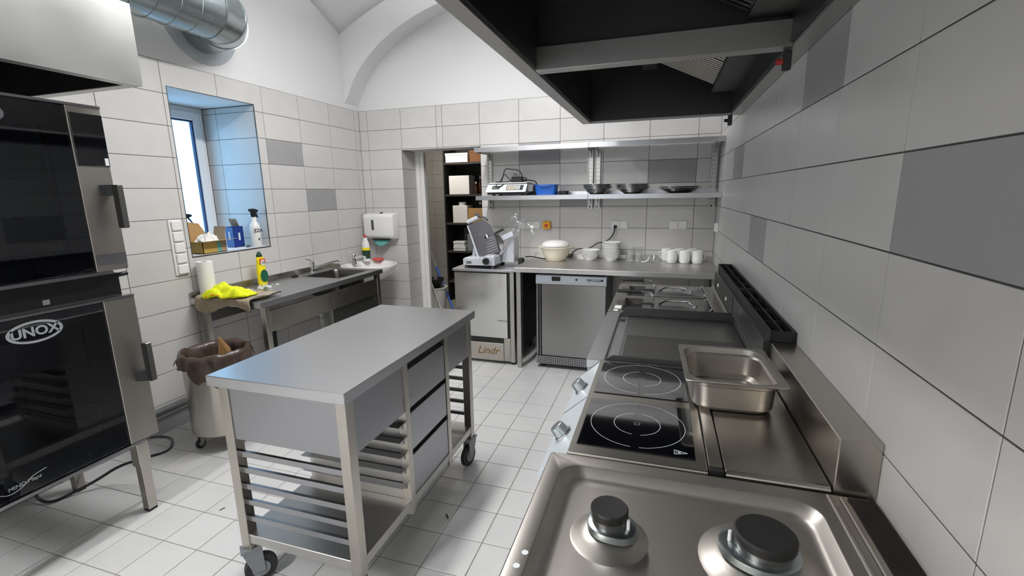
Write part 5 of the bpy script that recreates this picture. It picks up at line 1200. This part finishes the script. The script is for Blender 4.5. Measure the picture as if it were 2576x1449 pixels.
# blue tub
t = thing('blue_container', 'blue plastic container next to the shop scale on the lower shelf', 'container', (-1.458, -0.22, ZS))
q = [rrect(-1.458, -0.21, 0.088, 0.060, 0.02, ZS), rrect(-1.458, -0.21, 0.100, 0.070, 0.025, ZS+0.086), rrect(-1.458, -0.21, 0.106, 0.076, 0.025, ZS+0.086), rrect(-1.458, -0.21, 0.106, 0.076, 0.025, ZS+0.092), rrect(-1.458, -0.21, 0.098, 0.068, 0.022, ZS+0.092), rrect(-1.458, -0.21, 0.085, 0.056, 0.018, ZS+0.004)]
obj('body', B().loft(q), 'blue_plastic', t, smooth=True)
obj('grip_tab', B().prism([(-1.508, ZS+0.086), (-1.408, ZS+0.086), (-1.420, ZS+0.072), (-1.496, ZS+0.072)], 'y', -0.2895, -0.281), 'blue_plastic', t)
tag(obj('dark_tray', B().loft([rrect(-1.312, -0.14, 0.03, 0.06, 0.01, ZS), rrect(-1.312, -0.14, 0.036, 0.066, 0.012, ZS+0.034)]), 'navy_trim', bevel=0.002), 'low dark tray right of the blue container on the lower shelf', 'tray')
# stacks of steel platters
def platter(x, y, z, r, ry, h, label, group, m='steel_polished', lip=0.006):
    k = ry/r
    prof = [(r*0.42, 0), (r*0.48, 0.002), (r*0.74, h*0.55), (r*0.86, h*0.92), (r*0.99, h), (r, h+0.002), (r*0.99, h+0.0035), (r*0.85, h*0.95), (r*0.72, h*0.58), (r*0.46, 0.005), (r*0.2, 0.0045)]
    return tag(obj('platter', B().lathe(prof, (x, y, z), 40, sy=k), m, smooth='all'), label, 'platter', group)
ords = ('lowest', 'second', 'third', 'fourth', 'topmost')
for nm, cx, cy, r, ry, cnt, dz, h in (('left', -1.000, -0.215, 0.134, 0.125, 4, 0.0100, 0.052), ('middle', -0.697, -0.215, 0.148, 0.125, 4, 0.0100, 0.046), ('right', -0.318, -0.205, 0.178, 0.130, 2, 0.012, 0.040)):
    for k in range(cnt):
        od = ords[k] if k < cnt-1 else 'topmost'
        platter(cx+0.006*math.sin(k*2.1), cy+0.004*math.cos(k*1.7), ZS+0.0005+dz*k, r*(1-0.02*(k % 2)), ry*(1-0.02*(k % 2)), h, od+' steel platter of the '+nm+' stack on the lower wall shelf', 'steel platters on the lower shelf')
# ------------------------------------------------------------------ crockery on the worktop
ZK = KZ+0.0005
mb = thing('mixing_bowl', 'cream plastic mixing bowl with handle and spout on the worktop', 'bowl', (-1.368, -0.225, ZK))
BR = 0.140
obj('bowl', B().lathe([(0.078, 0), (0.086, 0.004), (0.118, 0.06), (0.133, 0.118), (0.137, 0.122), (BR+0.006, 0.124), (BR+0.006, 0.130), (0.134, 0.131), (0.112, 0.062), (0.08, 0.008)], (-1.368, -0.225, ZK), 44), 'cream_plastic', mb, smooth=True)
obj('handle', B().tube([(-1.502, -0.235, ZK+0.126), (-1.522, -0.24, ZK+0.120), (-1.522, -0.24, ZK+0.085), (-1.50, -0.238, ZK+0.070)], [0.012, 0.013, 0.010, 0.006], 10, 1), 'cream_plastic', mb, smooth=True)
obj('spout', B().loft([[(-1.235, -0.265, ZK+0.129), (-1.235, -0.185, ZK+0.129), (-1.240, -0.195, ZK+0.10), (-1.240, -0.255, ZK+0.10)], [(-1.208, -0.24, ZK+0.140), (-1.208, -0.215, ZK+0.140), (-1.214, -0.22, ZK+0.128), (-1.214, -0.235, ZK+0.128)]]), 'cream_plastic', mb)
tag(obj('domed_bowl', B().lathe([(0.130, 0.0), (0.132, 0.003), (0.122, 0.026), (0.10, 0.044), (0.06, 0.054), (0.02, 0.056)], (-1.372, -0.225, ZK+0.1315), 44, sy=0.92), 'white_plastic', smooth='all'), 'white domed bowl turned upside down on the cream mixing bowl', 'bowl')
def soup(x, y, z, r, h, label, group):
    prof = [(r*0.50, 0), (r*0.52, 0.004), (r*0.75, h*0.42), (r*0.97, h*0.94), (r, h*0.96), (r, h), (r*0.95, h), (r*0.70, h*0.45), (r*0.45, 0.008)]
    return tag(obj('soup_bowl', B().lathe(prof, (x, y, z), 36), 'white_gloss', smooth='all'), label, 'bowl', group)
for k in range(3): soup(-1.062+0.002*k, -0.155, ZK+0.0185*k, 0.088, 0.062, ('bottom', 'middle', 'top')[k]+' white bowl in the short stack of three beside the mixing bowl', 'white bowls on the worktop')
o5 = ('lowest', 'second', 'third', 'fourth', 'fifth', 'topmost')
for k in range(6): soup(-0.870+0.003*math.sin(k*3.0), -0.150, ZK+0.0195*k+(0.012 if k > 2 else 0), 0.082+(0.004 if k > 2 else 0), 0.062, o5[k]+' white bowl counted upwards in the tall stack on the worktop', 'white bowls on the worktop')
def jar(x, y, r, h, label, handle=True):
    t = thing('glass_jug', label, 'glass', (x, y, ZK))
    obj('glass_body', B().lathe([(r*0.9, 0), (r, 0.006), (r, h-0.003), (r*0.98, h), (r*0.94, h-0.002), (r*0.93, 0.012), (r*0.6, 0.008)], (x, y, ZK), 30), 'clear_glass', t, smooth=True)
    if handle: obj('handle', B().tube([(x-r*0.95, y-0.02, ZK+h*0.85), (x-r*1.45, y-0.03, ZK+h*0.7), (x-r*1.45, y-0.03, ZK+h*0.35), (x-r*0.95, y-0.02, ZK+h*0.15)], 0.006, 10, 2), 'clear_glass', t, smooth=True)
    return t
jar(-0.705, -0.130, 0.040, 0.125, 'left clear glass jug behind the tall bowl stack on the worktop')
jar(-0.630, -0.125, 0.042, 0.128, 'right clear glass jug behind the tall bowl stack on the worktop', False)
tag(obj('glass_bowl', B().lathe([(0.040, 0), (0.044, 0.004), (0.066, 0.045), (0.073, 0.070), (0.070, 0.071), (0.062, 0.046), (0.040, 0.009)], (-0.513, -0.150, ZK), 36), 'clear_glass', smooth=True), 'clear glass bowl between the glass jugs and the mugs', 'bowl')
tag(obj('white_spoon', B().tube([(-0.600, -0.255, ZK+0.011), (-0.57, -0.252, ZK+0.012), (-0.545, -0.248, ZK+0.022), (-0.535, -0.243, ZK+0.055)], [0.010, 0.011, 0.006, 0.005], 8, 2), 'white_gloss', smooth=True), 'white curved spoon lying at the glass bowl on the worktop', 'spoon')
def mug(x, y, ang, label):
    t = thing('mug', label, 'mug', (x, y, ZK), 'white mugs on the worktop')
    obj('cup', B().lathe([(0.034, 0), (0.041, 0.006), (0.046, 0.03), (0.046, 0.07), (0.043, 0.108), (0.0435, 0.112), (0.0405, 0.112), (0.0425, 0.07), (0.040, 0.014), (0.02, 0.008)], (x, y, ZK), 32), 'white_gloss', t, smooth='all')
    d = Vector((math.cos(ang), math.sin(ang), 0)); c = Vector((x, y, ZK))
    obj('handle', B().tube([c+d*0.042+Vector((0, 0, 0.085)), c+d*0.062+Vector((0, 0, 0.082)), c+d*0.068+Vector((0, 0, 0.058)), c+d*0.058+Vector((0, 0, 0.032)), c+d*0.043+Vector((0, 0, 0.03))], 0.005, 8, 2), 'white_gloss', t, smooth='all')
mug(-0.350, -0.188, 2.7, 'left white mug in the front row of mugs')
mug(-0.243, -0.188, 1.52, 'middle white mug in the front row of mugs')
mug(-0.140, -0.188, 0.35, 'right white mug in the front row of mugs')
mug(-0.392, -0.068, 3.14, 'left white mug in the rear row of mugs')
mug(-0.285, -0.066, 3.3, 'middle white mug in the rear row of mugs')
mug(-0.178, -0.066, -0.05, 'right white mug in the rear row of mugs')
# ------------------------------------------------------------------ sockets and switches on the back wall
def socket(xs_, z, label, cat='socket'):
    t = thing('wall_socket', label, cat, (sum(xs_)/len(xs_), 0, z-0.04))
    for x in xs_:
        p = obj('cover_plate', B().box(x-0.037, x+0.037, -0.012, -0.0005, z-0.037, z+0.037), 'white_plastic', t, bevel=0.004)
        obj('socket_recess', B().cyl((x, -0.0125, z), (x, -0.0118, z), 0.022, 0.022, 20), 'white_paper', p)
    return t
socket((-1.760, -1.684, -1.610), 1.218, 'triple white wall socket behind the plastic bag')
s_ = socket((-0.853, -0.778), 1.224, 'double white wall socket with a black cable plugged in')
socket((-0.342, -0.266), 1.224, 'double white wall socket above the mugs')
t = thing('emergency_switch', 'yellow emergency switch with red knob on the back wall', 'switch', (-1.50, 0, 1.18))
obj('housing', B().box(-1.538, -1.464, -0.045, -0.0005, 1.182, 1.256), 'yellow_switch', t, bevel=0.006)
obj('red_knob', B().cyl((-1.503, -0.045, 1.216), (-1.503, -0.062, 1.216), 0.019, 0.017, 20), 'red_switch', t, smooth=True)
t = thing('wall_switch', 'small white socket box on the right wall near the corner', 'switch', (0, -0.26, 1.185))
obj('back_box', B().box(-0.022, -0.0005, -0.300, -0.222, 1.185, 1.262), 'white_plastic', t, bevel=0.004)
obj('cover_plate', B().box(-0.030, -0.022, -0.294, -0.228, 1.191, 1.256), 'white_plastic', t, bevel=0.003)
t = thing('bowl_cable', 'black cable hanging from the wall socket down to the mixing bowl', 'cable', (-0.853, -0.02, 1.1))
obj('plug', B().cyl((-0.853, -0.0135, 1.206), (-0.853, -0.048, 1.203), 0.017, 0.014, 14), 'black', t, smooth=True)
obj('cord', B().tube([(-0.853, -0.042, 1.195), (-0.862, -0.042, 1.15), (-0.89, -0.042, 1.10), (-0.94, -0.042, 1.068), (-0.99, -0.042, 1.06), (-1.015, -0.045, 1.055), (-1.05, -0.05, 1.025), (-1.10, -0.052, 0.998), (-1.13, -0.052, 0.990), (-1.155, -0.053, 1.003), (-1.18, -0.055, 1.000), (-1.215, -0.06, 0.985), (-1.24, -0.065, 0.965), (-1.25, -0.07, 0.93), (-1.26, -0.09, 0.9145)], 0.0055, 8, 2), 'black', t, smooth=True)
tag(obj('wall_outlet_box', B().box(-0.135, -0.075, -0.010, -0.0005, 0.765, 0.84), 'dark_grey', bevel=0.002), 'dark outlet box on the tiles below the worktop corner', 'outlet')
# ------------------------------------------------------------------ floor bits
tag(obj('splinter', B().tube([(-1.385, -2.635, 0.002), (-1.366, -2.66, 0.004), (-1.358, -2.662, 0.003), (-1.372, -2.648, 0.016)], 0.0022, 5), 'wood_dark'), 'tiny dark splinter on the floor right of the mobile table', 'splinter')
tag(obj('floor_crumb', B().tube([(-2.482, -2.929, 0.002), (-2.478, -2.915, 0.004), (-2.474, -2.905, 0.003)], 0.002, 5), 'wood_dark'), 'tiny dark crumb on the floor between oven and mobile table', 'crumb')
